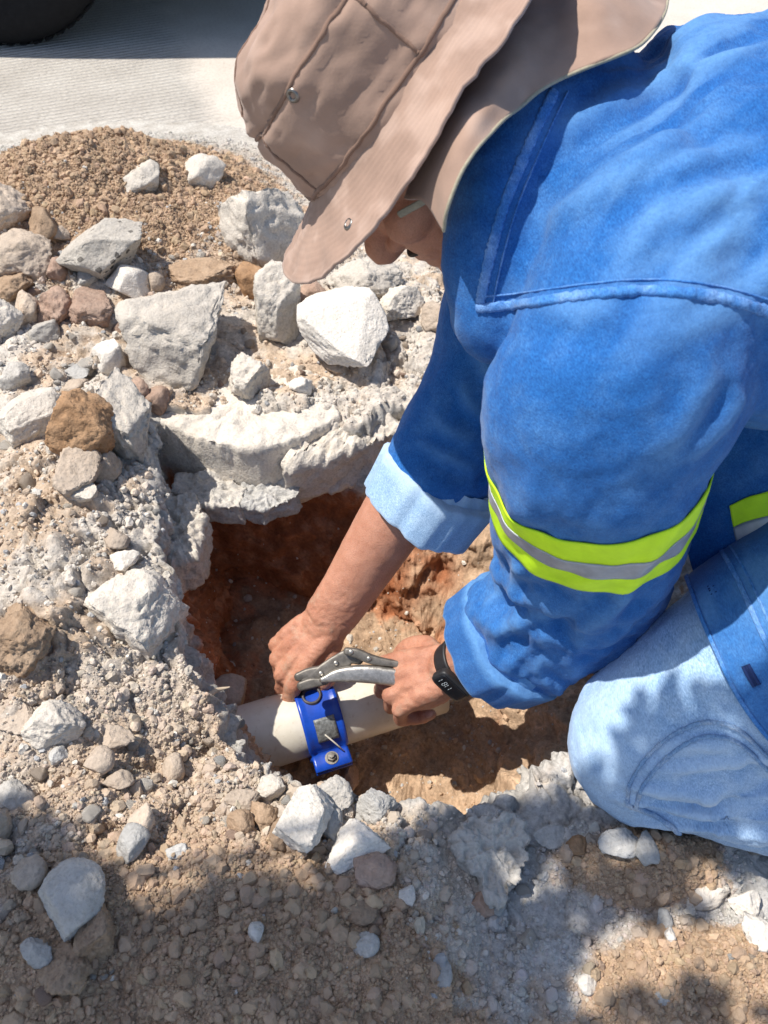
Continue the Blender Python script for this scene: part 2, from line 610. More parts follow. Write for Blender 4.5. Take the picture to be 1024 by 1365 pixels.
def rock_shape(seed, dims, sub=4, cuts=11, rough=0.035, depth=(0.55, 0.92), flat=False):
    """a broken stone: a ball cut by random planes, then weathered"""
    rs = np.random.RandomState(seed)
    v, f = ICO[sub]
    v = v.copy() * 1.12
    for k in range(cuts):
        n = rs.normal(size=3)
        n /= np.linalg.norm(n)
        h = rs.uniform(*depth)
        if flat and k == 0: n, h = np.array([rs.normal() * .08, rs.normal() * .08, 1.0]), .55
        n = n / np.linalg.norm(n)
        dd = v @ n - h
        v = v - np.maximum(dd, 0)[:, None] * n * 0.97
    ext = (v.max(0) - v.min(0)) / 2
    v = (v - (v.max(0) + v.min(0)) / 2) / ext
    s = rs.uniform(0, 50)
    nn = v / np.linalg.norm(v, axis=1)[:, None]
    v = v + nn * (rough * 1.6 * fbm(v * 2.2 + s, 3, 1) + rough * 0.9 * ridged(v * 5 + s, 3, 5) + rough * .75 * fbm(v * 13 + s, 2, 9) + (rough * .55 * fbm(v * 30 + s, 2, 19) if sub >= 5 else 0))[:, None]
    return v * np.array(dims) / 2, f


_labels = set()


def place_rock(name, label, px, py, w, h, mat, seed, r=0.75, sub=5, rough=0.055, cuts=12, turn=0.0, tilt=(0, 0), flat=False, sink=0.28, cat='rock', lift=0.0, depth=(0.55, 0.92), base=None):
    """stone of w x h photo pixels standing on the ground at that spot"""
    b = hit(px, min(py + h * 0.42, 1362)) if base is None else Vector(base)
    t = float(np.dot(np.array(b) - CPOS, FWD))
    W, Hm = w * t / FPX, h * t / FPX
    d = ray(px, py)
    d = d / np.linalg.norm(d)
    sa, ca = -d[2], math.hypot(d[0], d[1])
    Dp = Hm / math.sqrt(sa * sa + (r * ca) ** 2)
    Hh = Dp * r
    Dp = min(Dp, W * 1.5)
    v, f = rock_shape(seed, (W, Dp, Hh), sub, cuts, rough, flat=flat, depth=depth)
    rot = Matrix.Rotation(turn, 3, 'Z') @ Matrix.Rotation(tilt[0], 3, 'X') @ Matrix.Rotation(tilt[1], 3, 'Y')
    v = v @ np.array(rot).T
    v[:, :] -= 0
    me = raw_mesh(name, v, f)
    o = link(name, me, mat, None, label, cat)
    # centre on the viewing ray of (px, py), resting on the ground
    k = (float(b.z) + Hh * (0.5 - sink) + lift - CAM_H) / d[2]
    o.location = Vector(CPOS + d * k)
    return o
# ------------------------------------------------------------------ the stones one can point at
R = place_rock
R('concrete_chunk', 'broken concrete chunk studded with dark pebbles below the soil mound', 137, 337, 116, 74, M_AGG, 11, r=.9, cuts=14, rough=.03, turn=.3, tilt=(.35, 0), sink=.15)
R('boulder', 'biggest pale pitted boulder, leaning on the soil mound by the hat', 345, 303, 112, 122, M_PALE, 12, r=.95, cuts=13, rough=.05, tilt=(-.2, .2))
R('boulder', 'large whitish grey boulder with dirt on top, above the cut slab', 247, 441, 156, 126, M_PALE, 13, r=.8, cuts=12, rough=.05, turn=.5, tilt=(.1, -.25), sink=.15)
R('rock', 'upright cream rock standing between two large pale stones', 369, 404, 66, 98, M_PALE, 14, r=1.1, cuts=12, rough=.04, tilt=(0, .2), sink=.15)
R('flat_stone', 'flat smooth white stone slab lying nearest the man\'s face', 457, 437, 116, 92, M_WHITE, 15, r=.33, cuts=10, rough=.022, flat=True, turn=.2, tilt=(.32, .05), sink=.0, lift=.012)
R('rock', 'small reddish rock wedged behind the flat white stone', 419, 392, 44, 40, M_RED, 16, sub=4)
R('rock', 'dark tan rock in the gap under the biggest boulder', 338, 374, 46, 46, M_BROWN, 17, sub=4, r=.9)
R('rock', 'pale rock lying just behind the flat white stone under the nose', 486, 372, 100, 62, M_PALE, 18, r=.7, rough=.05)
R('rock', 'grey rock half hidden by the chin', 534, 406, 60, 54, M_PALE, 19, r=.8)
R('rock', 'pale rock beside the collar', 584, 424, 44, 44, M_TAN, 20, r=.8, sub=4)
R('soil_lump', 'crusted brown soil lump on top of the dirt covered boulder', 268, 371, 100, 40, M_CLOD, 21, r=.6, rough=.09, cuts=7)
R('rock', 'half buried white stone in the flank of the soil mound', 193, 238, 44, 46, M_PALE, 22, r=.6, sink=.35, sub=4)
R('rock', 'half buried grey stone near the top right of the mound', 272, 232, 58, 52, M_PALE, 23, r=.6, sink=.4, sub=4)
R('rock', 'tan flat topped rock at the left end of the mound', 8, 279, 66, 60, M_TAN, 24, r=.8, tilt=(.2, .1))
R('rock', 'big dusty grey brown rock cut by the left edge of the photo', 28, 345, 86, 66, M_TAN, 25, r=.75, tilt=(.2, 0))
R('rock', 'dark shaded rock in the hollow below the tan flat topped rock', 56, 303, 44, 50, M_CLOD, 26, r=.8, sub=4)
R('rock', 'pale wedge shaped stone below the chunk with dark pebbles', 172, 377, 62, 46, M_WHITE, 27, r=.9, cuts=8, rough=.02, sub=4, tilt=(0, .3))
R('pebble', 'rounded tan pebble right of the pale wedge shaped stone', 208, 377, 23, 30, M_TAN, 28, r=.9, cuts=5, rough=.03, sub=4)
R('rock', 'small pale blue stone under the chunk with dark pebbles', 117, 372, 30, 24, M_SLATE, 29, sub=4)
R('rock', 'rosy tan rock with a rounded top left of the dirty boulder', 76, 411, 52, 56, M_RED, 30, r=.9, cuts=9)
R('rock', 'rosy flat rock left of the dirt covered boulder', 122, 406, 62, 50, M_RED, 31, r=.5)
R('rock', 'cream stone beside the dark shaded rock', 81, 313, 28, 28, M_TAN, 32, sub=4)
R('rock', 'narrow rosy stone under the chunk with dark pebbles', 78, 360, 24, 32, M_RED, 33, sub=4, r=1.0)
R('rock', 'white stone with brown stain at the left edge of the rubble', 8, 428, 46, 62, M_PALE, 34, r=.9)
R('rock', 'long rosy stone beside the white stained stone', 36, 416, 30, 48, M_TAN, 35, sub=4, r=.8, tilt=(.3, .2))
R('rock', 'brown rock crusted with earth at the left edge', 18, 384, 52, 42, M_CLOD, 36, r=.8, rough=.07)
R('rock', 'dusty grey stone left of the rosy rocks', 58, 443, 42, 32, M_GREY, 37, sub=4)
R('rock', 'grey angular stone at the left edge above the pale stone', 18, 501, 42, 36, M_GREY, 38, sub=4, r=.8)
R('rock', 'rounded ochre brown rock standing on the pale rubble', 107, 566, 88, 86, M_BROWN, 39, r=1.0, cuts=9, rough=.05, depth=(.68, .95), sink=.1, lift=.01)
R('long_stone', 'long pale stone lying right of the ochre brown rock', 163, 558, 84, 140, M_PALE, 40, r=.55, cuts=14, rough=.05, turn=.35, tilt=(.1, 0))
R('rock', 'broad pale stone left of the ochre brown rock', 40, 551, 84, 78, M_PALE, 41, r=.5, rough=.04)
R('flat_stone', 'flat dusty pink stone below the ochre brown rock', 105, 632, 54, 76, M_TAN, 42, r=.4, flat=True, tilt=(.2, .2))
R('rock', 'pale ledge stone below the flat dusty pink stone', 108, 657, 48, 28, M_PALE, 43, r=.6, sub=4)
R('rock', 'reddish stone on the dirt between long pale stone and slab', 206, 531, 40, 40, M_RED, 44, r=.8, sub=4)
R('rock', 'smaller reddish stone leaning on the other reddish stone', 184, 523, 30, 36, M_RED, 45, r=.8, sub=4)
R('rock', 'round grey stone standing on the slab edge', 331, 505, 54, 58, M_PALE, 46, r=.9, depth=(.66, .95), rough=.06, sink=.1)
R('rock', 'small white stone right of the round grey stone', 401, 512, 30, 24, M_WHITE, 47, sub=4)
R('chip', 'flat tan chip in front of the flat white stone', 452, 491, 32, 14, M_TAN, 48, r=.5, sub=4)
R('rock', 'white upright fragment beside the dirt covered boulder', 146, 478, 44, 48, M_WHITE, 49, r=.9, sub=4)
R('rock', 'bluish slate fragment on the rubble', 101, 498, 36, 22, M_SLATE, 50, r=.5, sub=4)
R('rock', 'pale stone under the bluish slate fragment', 92, 515, 46, 24, M_TAN, 51, r=.5, sub=4)
R('rock', 'cream stone in the shade between ochre rock and slab', 140, 620, 38, 46, M_TAN, 52, r=.8, sub=4)
R('rock', 'white pebble on the crumbled left bank', 166, 748, 38, 28, M_WHITE, 53, r=.6, sub=4)
R('rock', 'cream pebble above the white pebble on the bank', 154, 718, 38, 34, M_TAN, 54, r=.6, sub=4)
R('concrete_chunk', 'rough grey concrete nose jutting over the left side of the pit', 186, 822, 130, 118, M_PALE, 55, r=.8, cuts=13, rough=.055, tilt=(.25, .3), sink=.42, turn=.4)
R('rock', 'earthy lump at the left edge above the pale clod', 28, 850, 80, 90, M_CLOD, 56, r=.6, rough=.09, sink=.4)
R('rock', 'pale knobbly stone near the left edge below the bank', 70, 965, 80, 62, M_PALE, 57, r=.8, rough=.05)
R('rock', 'light sandy slab fragment at the left edge', 18, 955, 62, 46, M_TAN, 58, r=.4)
R('pebble', 'sandy oval pebble in the near rubble', 133, 1013, 40, 36, M_TAN, 59, r=.7, cuts=4, rough=.03, depth=(.75, .97), sub=4)
R('pebble', 'sandy egg shaped pebble standing near the pipe slope', 232, 1024, 30, 40, M_TAN, 60, r=.8, cuts=4, rough=.03, depth=(.75, .97), sub=4)
R('rock', 'flat crusted lump above the sandy oval pebble', 148, 984, 62, 32, M_TAN, 61, r=.5, sub=4, rough=.07)
R('rock', 'small grey stone below the pale knobbly stone', 78, 1007, 24, 24, M_SLATE, 62, sub=4)
R('rock', 'small tan lump below the sandy oval pebble', 158, 1040, 40, 26, M_TAN, 63, sub=4)
R('rock', 'ridged bluish grey stone in the near sand', 177, 1124, 44, 52, M_SLATE, 64, r=.6, cuts=8, rough=.025, sub=4)
R('rock', 'pale block behind the ridged bluish grey stone', 189, 1091, 34, 34, M_TAN, 65, sub=4, r=.8)
R('rock', 'small whitish stone right of the ridged bluish grey stone', 236, 1135, 30, 20, M_SLATE, 66, sub=4, r=.5)
R('rock', 'large smooth grey stone in the shade at the lower left', 96, 1198, 90, 98, M_GREY, 67, r=.6, cuts=9, rough=.025, depth=(.6, .95))
R('clod', 'brown earth clod right of the large smooth grey stone', 130, 1243, 48, 72, M_CLOD, 68, r=.8, rough=.07, cuts=6)
R('rock', 'split stone with a pale lit face at the lower left edge', 22, 1060, 48, 40, M_GREY, 69, r=.7, sub=4, cuts=7)
R('rock', 'pink stone cut by the left edge at the bottom', 2, 1100, 24, 66, M_TAN, 70, r=.7, sub=4)
R('rock', 'dusty brown rock in the shade behind the large grey stone', 40, 1165, 44, 42, M_TAN, 71, r=.7, sub=4)
R('rock', 'grey rock in the bottom left corner', 48, 1270, 46, 36, M_GREY, 72, r=.6, sub=4)
R('clod', 'loose tan clod low in the bottom left corner', 84, 1290, 62, 60, M_CLOD, 73, r=.6, rough=.09, cuts=5)
R('rock', 'bright white chunk on the near rim of the pit', 402, 1096, 78, 88, M_WHITE, 74, r=.85, cuts=10, rough=.035, tilt=(0, .3))
R('rock', 'lowest bright white chunk, right of the other white chunk', 478, 1128, 84, 66, M_WHITE, 75, r=.6, cuts=10, rough=.04)
R('rock', 'grey stone wedged between the white chunks', 440, 1100, 34, 44, M_GREY, 76, r=.8, sub=4)
R('rock', 'grey flaky block on the near rim under the clamp', 440, 1058, 58, 44, M_GREY, 77, r=.7)
R('rock', 'pale blue grey block on the near rim right of the flaky block', 500, 1076, 62, 44, M_SLATE, 78, r=.7)
R('rock', 'light grey stone left of the flaky block on the rim', 362, 1050, 38, 34, M_PALE, 79, r=.8, sub=4)
R('clod', 'rounded sandy clod left of the bright white chunk', 320, 1097, 36, 34, M_CLOD, 80, r=.8, cuts=3, rough=.05, sub=4)
R('clod', 'darker brown clod between two sandy clods', 348, 1088, 40, 38, M_CLOD, 81, r=.8, cuts=3, rough=.09, sub=4)
R('clod', 'sandy clod touching the bright white chunk', 378, 1112, 34, 40, M_CLOD, 82, r=.8, cuts=3, rough=.07, sub=4)
R('rock', 'pale lump above the rounded sandy clod', 323, 1067, 46, 26, M_TAN, 83, r=.7, sub=4, rough=.06)
R('clod', 'reddish clod below the lowest white chunk', 500, 1160, 54, 44, M_RED, 84, r=.7, cuts=4, rough=.08, sub=4)
R('pebble', 'white pebble alone in the shaded sand', 341, 1243, 20, 34, M_WHITE, 85, r=.7, sub=3, cuts=5)
R('pebble', 'grey round pebble in the shaded sand', 486, 1259, 40, 32, M_GREY, 86, r=.6, sub=4, cuts=4, rough=.03)
R('rock', 'dark tan lump in the sand under the reddish clod', 478, 1214, 50, 36, M_CLOD, 87, r=.6, sub=4, rough=.07)
R('chip', 'small white chip at the bottom of the shaded sand', 590, 1298, 26, 32, M_SLATE, 88, r=.35, sub=3, cuts=6)
R('chip', 'white chip in the shaded sand under the grey slab', 543, 1193, 22, 26, M_WHITE, 89, r=.35, sub=3, cuts=6)
R('rock', 'rosy stone right of the shaded sand', 642, 1203, 36, 34, M_RED, 90, r=.6, sub=4)
R('pebble', 'tan pebble on the grey concrete by the knee', 769, 1127, 28, 24, M_BROWN, 92, r=.7, sub=4)
R('flake', 'grey concrete flake lying under the knee', 830, 1124, 62, 36, M_SLATE, 93, r=.3, sub=4, cuts=8, lift=.007)
R('flake', 'grey concrete flake left of the tan pebble', 735, 1116, 50, 30, M_SLATE, 94, r=.3, sub=4, cuts=8)
R('flake', 'small grey flake right under the shin', 862, 1130, 30, 40, M_SLATE, 95, r=.3, sub=3, cuts=8, lift=.006)
R('rock', 'white lumpy stone on the sand below the shin', 938, 1190, 70, 38, M_PALE, 96, r=.5, sub=4, rough=.06)
R('rock', 'white stone right of the white lumpy stone', 994, 1206, 44, 32, M_WHITE, 97, r=.6, sub=4)
R('rock', 'white stone cut by the right edge', 1012, 1243, 40, 44, M_WHITE, 98, r=.5, sub=4)
R('pebble', 'cream pebble low on the blue grey concrete', 784, 1311, 26, 28, M_WHITE, 99, r=.6, sub=3, cuts=4)
R('chip', 'bluish chip in the dappled sand', 886, 1226, 20, 34, M_SLATE, 100, r=.4, sub=3, cuts=6)
R('chip', 'long white chip in the dappled sand', 893, 1245, 14, 34, M_WHITE, 101, r=.5, sub=3, cuts=6)
R('pebble', 'bluish pebble near the bottom right', 884, 1331, 22, 18, M_SLATE, 102, r=.6, sub=3, cuts=4)
R('rock', 'brown stone in the pit under the clamp', 465, 1036, 26, 38, M_RED, 103, r=.8, sub=4, base=G(465, 1052, -.24))
R('rock', 'grey round stone in the pit behind the pipe end', 305, 925, 46, 46, M_TAN, 104, r=.9, sub=4, cuts=4, base=G(300, 940, -.2))

# ---- the cut slab on the far side of the pit and the broken layer under it
def slab(name, label, pix, top_z, thick, mat, seed, rough=.006, cat='slab', lean=0.0):
    """broken plate from its outline; undercut front"""
    rs = np.random.RandomState(seed)
    pts = [G(px, py, top_z) for px, py in pix]
    n = 220
    P_ = np.array([[p.x, p.y] for p in pts])
    seg = np.linalg.norm(np.roll(P_, -1, 0) - P_, axis=1)
    cum = np.concatenate([[0], np.cumsum(seg)])
    u = np.linspace(0, cum[-1], n, endpoint=False)
    PP = np.concatenate([P_, P_[:1]])
    ox, oy = np.interp(u, cum, PP[:, 0]), np.interp(u, cum, PP[:, 1])
    c = np.array([ox.mean(), oy.mean()])
    rows = []
    lv = [(-1, s) for s in np.linspace(0.05, .96, 22)] + [(k / 14, 1 - .02 * (k in (0, 14))) for k in range(15)]
    for k, s in lv:
        z = top_z if k < 0 else top_z - thick * k
        sh = lean * max(k, 0) * thick
        jt = max(0, 1 - max(k, 0) * 3.5) * rough * 1.1
        jq = np.c_[ox * 55, oy * 55, np.full(n, seed * 1.7)]
        jr = jt * (fbm(jq, 3, seed + 11) + .6 * ridged(jq * 2.2, 2, seed + 13)) * (s if k < 0 else 1) ** 4
        ln_ = np.hypot(ox - c[0], oy - c[1])
        jx, jy = (ox - c[0]) / ln_ * jr, (oy - c[1]) / ln_ * jr
        rows.append(np.stack([c[0] + (ox - c[0]) * s + jx, c[1] + (oy - c[1]) * s + sh + jy, np.full(n, z)], 1))
    A = np.array(rows).reshape(-1, 3)
    top = np.repeat([k < 0 for k, s in lv], n)
    nr = len(lv)
    rad = A - np.array([c[0], c[1], top_z - thick / 2])
    rad[:, 2] *= .3
    rad /= np.linalg.norm(rad, axis=1)[:, None]
    nrm = np.where(top[:, None], np.array([0, 0, 1.0]), rad)
    A = A + nrm * (rough * np.where(top, 1.5, 1.0) * (1.2 * fbm(A * 22, 3, seed) + .7 * ridged(A * 40, 3, seed + 3) * np.where(top, 1, .6) + .55 * fbm(A * 110, 3, seed + 7)))[:, None]
    F = []
    for i in range(nr - 1):
        for j in range(n):
            F.append((i * n + j, i * n + n * 1 + j, (i + 1) * n + (j + 1) % n, i * n + (j + 1) % n))
    F.append(tuple(range(n)))
    F.append(tuple(range((nr - 1) * n, nr * n))[::-1])
    me = raw_mesh(name, A, F)
    return link(name, me, mat, None, label, cat)


slab('cut_slab', 'thick cut concrete slab with a smooth shaded front over the pit', [(186, 556), (235, 572), (290, 592), (345, 600), (400, 584), (452, 556), (440, 505), (370, 480), (280, 500), (205, 515)], .028, .115, M_PALE, 301, rough=.0028, lean=-.10)
slab('concrete_layer', 'rough white concrete ledge right of the cut slab', [(380, 625), (440, 612), (520, 580), (610, 545), (620, 480), (540, 470), (450, 520), (385, 575)], .004, .07, M_PALE, 302, rough=.0065)
slab('slab_fragment', 'broken slate grey piece under the cut slab, left end', [(148, 652), (205, 658), (212, 640), (205, 622), (160, 628)], .0, .03, M_GREY, 303, rough=.004)
slab('slab_fragment', 'broken slate grey piece under the middle of the cut slab', [(228, 655), (262, 672), (320, 676), (330, 652), (290, 628), (240, 634)], -.03, .035, M_GREY, 304, rough=.004)
slab('slab_fragment', 'broken slate grey piece under the right part of the cut slab', [(318, 668), (350, 680), (396, 662), (400, 640), (350, 630), (320, 645)], -.035, .03, M_SLATE, 305, rough=.004)
slab('slab_fragment', 'cracked pale piece in the corner where bank and slab meet', [(205, 700), (225, 760), (262, 740), (272, 690), (262, 660), (215, 655)], -.015, .06, M_PALE, 306, rough=.005)

slab('slab_fragment', 'broad blue grey concrete fragment at the near rim', [(602, 1118), (622, 1092), (655, 1084), (692, 1090), (706, 1118), (694, 1150), (688, 1178), (664, 1206), (648, 1192), (640, 1160), (616, 1146)], .034, .035, M_GREY, 307, rough=.005)
# ---- loose small stones: one of each kind, then copies
RS = np.random.RandomState(5)
KINDS = [('pebble', 'small pale concrete stone lying loose in the rubble', 'loose pale stones', M_PALE), ('pebble', 'small tan stone lying loose in the rubble', 'loose tan stones', M_TAN),
         ('pebble', 'small grey stone lying loose in the rubble', 'loose grey stones', M_SLATE), ('pebble', 'small white stone lying loose in the rubble', 'loose white stones', M_WHITE),
         ('pebble', 'small reddish stone lying loose in the rubble', 'loose reddish stones', M_RED)]
shapes = []
for k in range(10):
    v, f = rock_shape(500 + k, (1, .8, .62), 3, 9, .04)
    shapes.append((v, f))
protos = {}
cnt = 0
zones = [((0, 330, 330, 520), 40), ((0, 480, 210, 700), 46), ((330, 440, 600, 530), 18), ((0, 780, 230, 1000), 14), ((0, 960, 330, 1180), 34), ((280, 1030, 620, 1130), 10), ((600, 1060, 1020, 1330), 8), ((0, 1180, 160, 1365), 8), ((190, 640, 400, 690), 14)]
zname = ['loose among the far rubble below the soil mound', 'loose round the ochre brown rock', 'loose behind the cut slab and ledge', 'loose on the left bank of the pit', 'loose in the sunlit near rubble', 'loose along the near rim of the pit', 'loose on the grey concrete below the knee', 'loose in the bottom left corner', 'loose just under the cut slab']
for zi, ((x0, y0, x1, y1), n) in enumerate(zones):
    for i in range(n):
        px, py = RS.uniform(x0, x1), RS.uniform(y0, y1)
        p = hit(px, py)
        if p.z < -.08: continue
        t = float(np.dot(np.array(p) - CPOS, FWD))
        size = RS.choice([10, 13, 17, 22, 28], p=[.34, .32, .2, .10, .04]) * RS.uniform(.85, 1.2) * t / FPX
        ki = RS.choice(5, p=[.38, .25, .15, .12, .10])
        si = RS.randint(10)
        nm, lb, gr, mt = KINDS[ki]
        where = zname[zi]
        lb, gr = lb.replace('lying loose in the rubble', where), gr + ' ' + where
        key = (ki, si)
        if key not in protos:
            me = raw_mesh(nm, *shapes[si])
            me.materials.append(mt)
            o = link(nm, me, None, None, lb, 'pebble', gr)
            protos[key] = o
        else:
            o = protos[key].copy()
            COL.objects.link(o)
        o['label'], o['group'] = lb, gr
        o.location = (p.x, p.y, p.z + size * .02)
        o.scale = (size, size, size)
        o.rotation_euler = (RS.uniform(-.4, .4), RS.uniform(-.4, .4), RS.uniform(0, 6.28))
        cnt += 1

# ---- crumbs of earth and mortar nobody could count: points with a geometry-nodes crumb on each
def crumbs(name, label_kind, pts, scl, rgb, seed, mat_name, sub=2):
    n = len(pts)
    rs = np.random.RandomState(seed)
    me = bpy.data.meshes.new(name)
    me.vertices.add(n)
    me.vertices.foreach_set('co', np.asarray(pts, np.float32).ravel())
    a = me.attributes.new('scl', 'FLOAT_VECTOR', 'POINT')
    sv = scl[:, None] * rs.uniform(.7, 1.25, (n, 3)) * np.array([1, 1, .85])
    a.data.foreach_set('vector', sv.astype(np.float32).ravel())
    a = me.attributes.new('rot', 'FLOAT_VECTOR', 'POINT')
    a.data.foreach_set('vector', rs.uniform(0, 6.28, (n, 3)).astype(np.float32).ravel())
    a = me.attributes.new('pick', 'INT', 'POINT')
    a.data.foreach_set('value', rs.randint(0, 5, n).astype(np.int32))
    vcol(me, 'soil', rgb)
    m, nt, b = nodes(mat_name, .95)
    b.inputs['Specular IOR Level'].default_value = .15
    at = nd(nt, 'ShaderNodeAttribute', attribute_name='soil')
    at.attribute_type = 'INSTANCER'
    nt.links.new(at.outputs['Color'], b.inputs['Base Color'])
    bump(nt, b, noise(nt, 900, 3, .6, geo_pos(nt)), .6, .0015)
    ng = bpy.data.node_groups.new(name, 'GeometryNodeTree')
    ng.interface.new_socket('Geometry', in_out='INPUT', socket_type='NodeSocketGeometry')
    ng.interface.new_socket('Geometry', in_out='OUTPUT', socket_type='NodeSocketGeometry')
    gi, go = ng.nodes.new('NodeGroupInput'), ng.nodes.new('NodeGroupOutput')
    join = ng.nodes.new('GeometryNodeJoinGeometry')
    L = ng.links.new
    for k in range(5):
        ic = ng.nodes.new('GeometryNodeMeshIcoSphere')
        ic.inputs['Radius'].default_value = .5
        ic.inputs['Subdivisions'].default_value = sub
        sp = ng.nodes.new('GeometryNodeSetPosition')
        nz = ng.nodes.new('ShaderNodeTexNoise')
        nz.noise_dimensions = '4D'
        nz.inputs['W'].default_value = k * 3.7
        nz.inputs['Scale'].default_value = 2.6
        nz.inputs['Detail'].default_value = 2
        ps = ng.nodes.new('GeometryNodeInputPosition')
        mr = ng.nodes.new('ShaderNodeMapRange')
        mr.inputs['To Min'].default_value, mr.inputs['To Max'].default_value = .15, 1.85
        vs = ng.nodes.new('ShaderNodeVectorMath')
        vs.operation = 'SCALE'
        L(nz.outputs['Fac'], mr.inputs['Value'])
        L(ps.outputs[0], vs.inputs[0])
        L(mr.outputs['Result'], vs.inputs['Scale'])
        L(vs.outputs[0], sp.inputs['Position'])
        sm = ng.nodes.new('GeometryNodeSetMaterial')
        sm.inputs['Material'].default_value = m
        gt = ng.nodes.new('GeometryNodeGeometryToInstance')
        L(ic.outputs['Mesh'], sp.inputs['Geometry'])
        L(sp.outputs['Geometry'], sm.inputs['Geometry'])
        L(sm.outputs['Geometry'], gt.inputs[0])
        L(gt.outputs[0], join.inputs[0])
    ip = ng.nodes.new('GeometryNodeInstanceOnPoints')
    ip.inputs['Pick Instance'].default_value = True

    def attr(nm, dt):
        q = ng.nodes.new('GeometryNodeInputNamedAttribute')
        q.data_type = dt
        q.inputs['Name'].default_value = nm
        return q.outputs['Attribute']
    L(gi.outputs[0], ip.inputs['Points'])
    L(join.outputs[0], ip.inputs['Instance'])
    L(attr('pick', 'INT'), ip.inputs['Instance Index'])
    L(attr('rot', 'FLOAT_VECTOR'), ip.inputs['Rotation'])
    L(attr('scl', 'FLOAT_VECTOR'), ip.inputs['Scale'])
    L(ip.outputs[0], go.inputs[0])
    o = link(name, me, None, None, label_kind, None, None, 'stuff')
    md = o.modifiers.new('scatter', 'NODES')
    md.node_group = ng
    return o


def scatter_points(n, seed, wfun):
    """random spots on the ground grid, by weight per square metre"""
    rs = np.random.RandomState(seed)
    g = GRID
    a = g[:-1]; b = g[1:]
    e1 = b - a
    e2 = np.roll(a, -1, 1) - a
    area = np.linalg.norm(np.cross(e1, e2), axis=2)
    nz = np.cross(e1, e2)[..., 2] / np.maximum(area, 1e-12)
    w = area * wfun(a, GFL[:-1], np.abs(nz))
    cp = np.cumsum(w.ravel())
    k = np.searchsorted(cp, rs.rand(n) * cp[-1])
    i, j = np.unravel_index(np.minimum(k, cp.size - 1), w.shape)
    u, v = rs.rand(n, 1), rs.rand(n, 1)
    p = a[i, j] + u * e1[i, j] + v * e2[i, j]
    return p, GCOL[i, j]


def in_view(a):
    x, y, z = a[..., 0], a[..., 1], a[..., 2]
    dz = z - CAM_H
    t = y * FWD[1] + dz * FWD[2]
    v = (y * UPV[1] + dz * UPV[2]) / np.maximum(t, .01)
    u = x / np.maximum(t, .01)
    return (t > .1) & (np.abs(u) < .72) & (np.abs(v) < .88)


def w_sand(a, fl, nz):
    m = masks(a[..., 0], a[..., 1])
    s = np.clip(m[0] * 1.3 + m[2] * 1.2 + m[3] * 1.2, 0, 1) * (fl[..., 0] == 2)
    s = s + .35 * gauss(a[..., 0], a[..., 1], -.22, .33, .16, .12, 1.4) * (fl[..., 0] == 2)
    return s * (s > .12) * in_view(a)


def w_rub(a, fl, nz):
    m = masks(a[..., 0], a[..., 1])
    x, y = a[..., 0], a[..., 1]
    patch = .35 + .65 * np.clip(perlin(np.stack([x.ravel() * 7, y.ravel() * 7, x.ravel() * 0], 1), 77).reshape(x.shape) * 1.6 + .5, 0, 1)
    s = m[1] * (fl[..., 0] == 2) + .35 * (fl[..., 0] == 0) + .10 * (fl[..., 0] == 1)
    s = s + .06 * (fl[..., 0] == 2) * sstep(.45, .2, y)
    s = s * np.clip(1 - 1.2 * (m[2] + m[3]), .04, 1)
    return s * patch * (s > .03) * in_view(a)


rs_ = np.random.RandomState(3)
p, c = scatter_points(185000, 1, w_sand)
s = .0015 + .0034 * rs_.rand(len(p)) ** 3.5 + .013 * rs_.rand(len(p)) ** 60
c = c * rs_.uniform(.80, 1.10, (len(c), 1)) * (1 + .015 * rs_.normal(size=c.shape))
crumbs('sand_grains', 'loose crumbs of brown sandy soil heaped round the pit', p, s, np.clip(c, .02, .75), 2, 'soil crumbs')
p, c = scatter_points(36000, 4, w_rub)
s = .0017 + .0062 * rs_.rand(len(p)) ** 4.5 + .012 * rs_.rand(len(p)) ** 45
g = rs_.rand(len(c), 1)
c = np.where(g < .25, np.array([.58, .54, .48]), np.where(g < .31, np.array([.38, .38, .38]), c)) * rs_.uniform(.8, 1.2, (len(c), 1))
crumbs('rubble_crumbs', 'small crumbs of mortar and stone between the rubble', p, s, np.clip(c, .02, .75), 5, 'rubble crumbs')
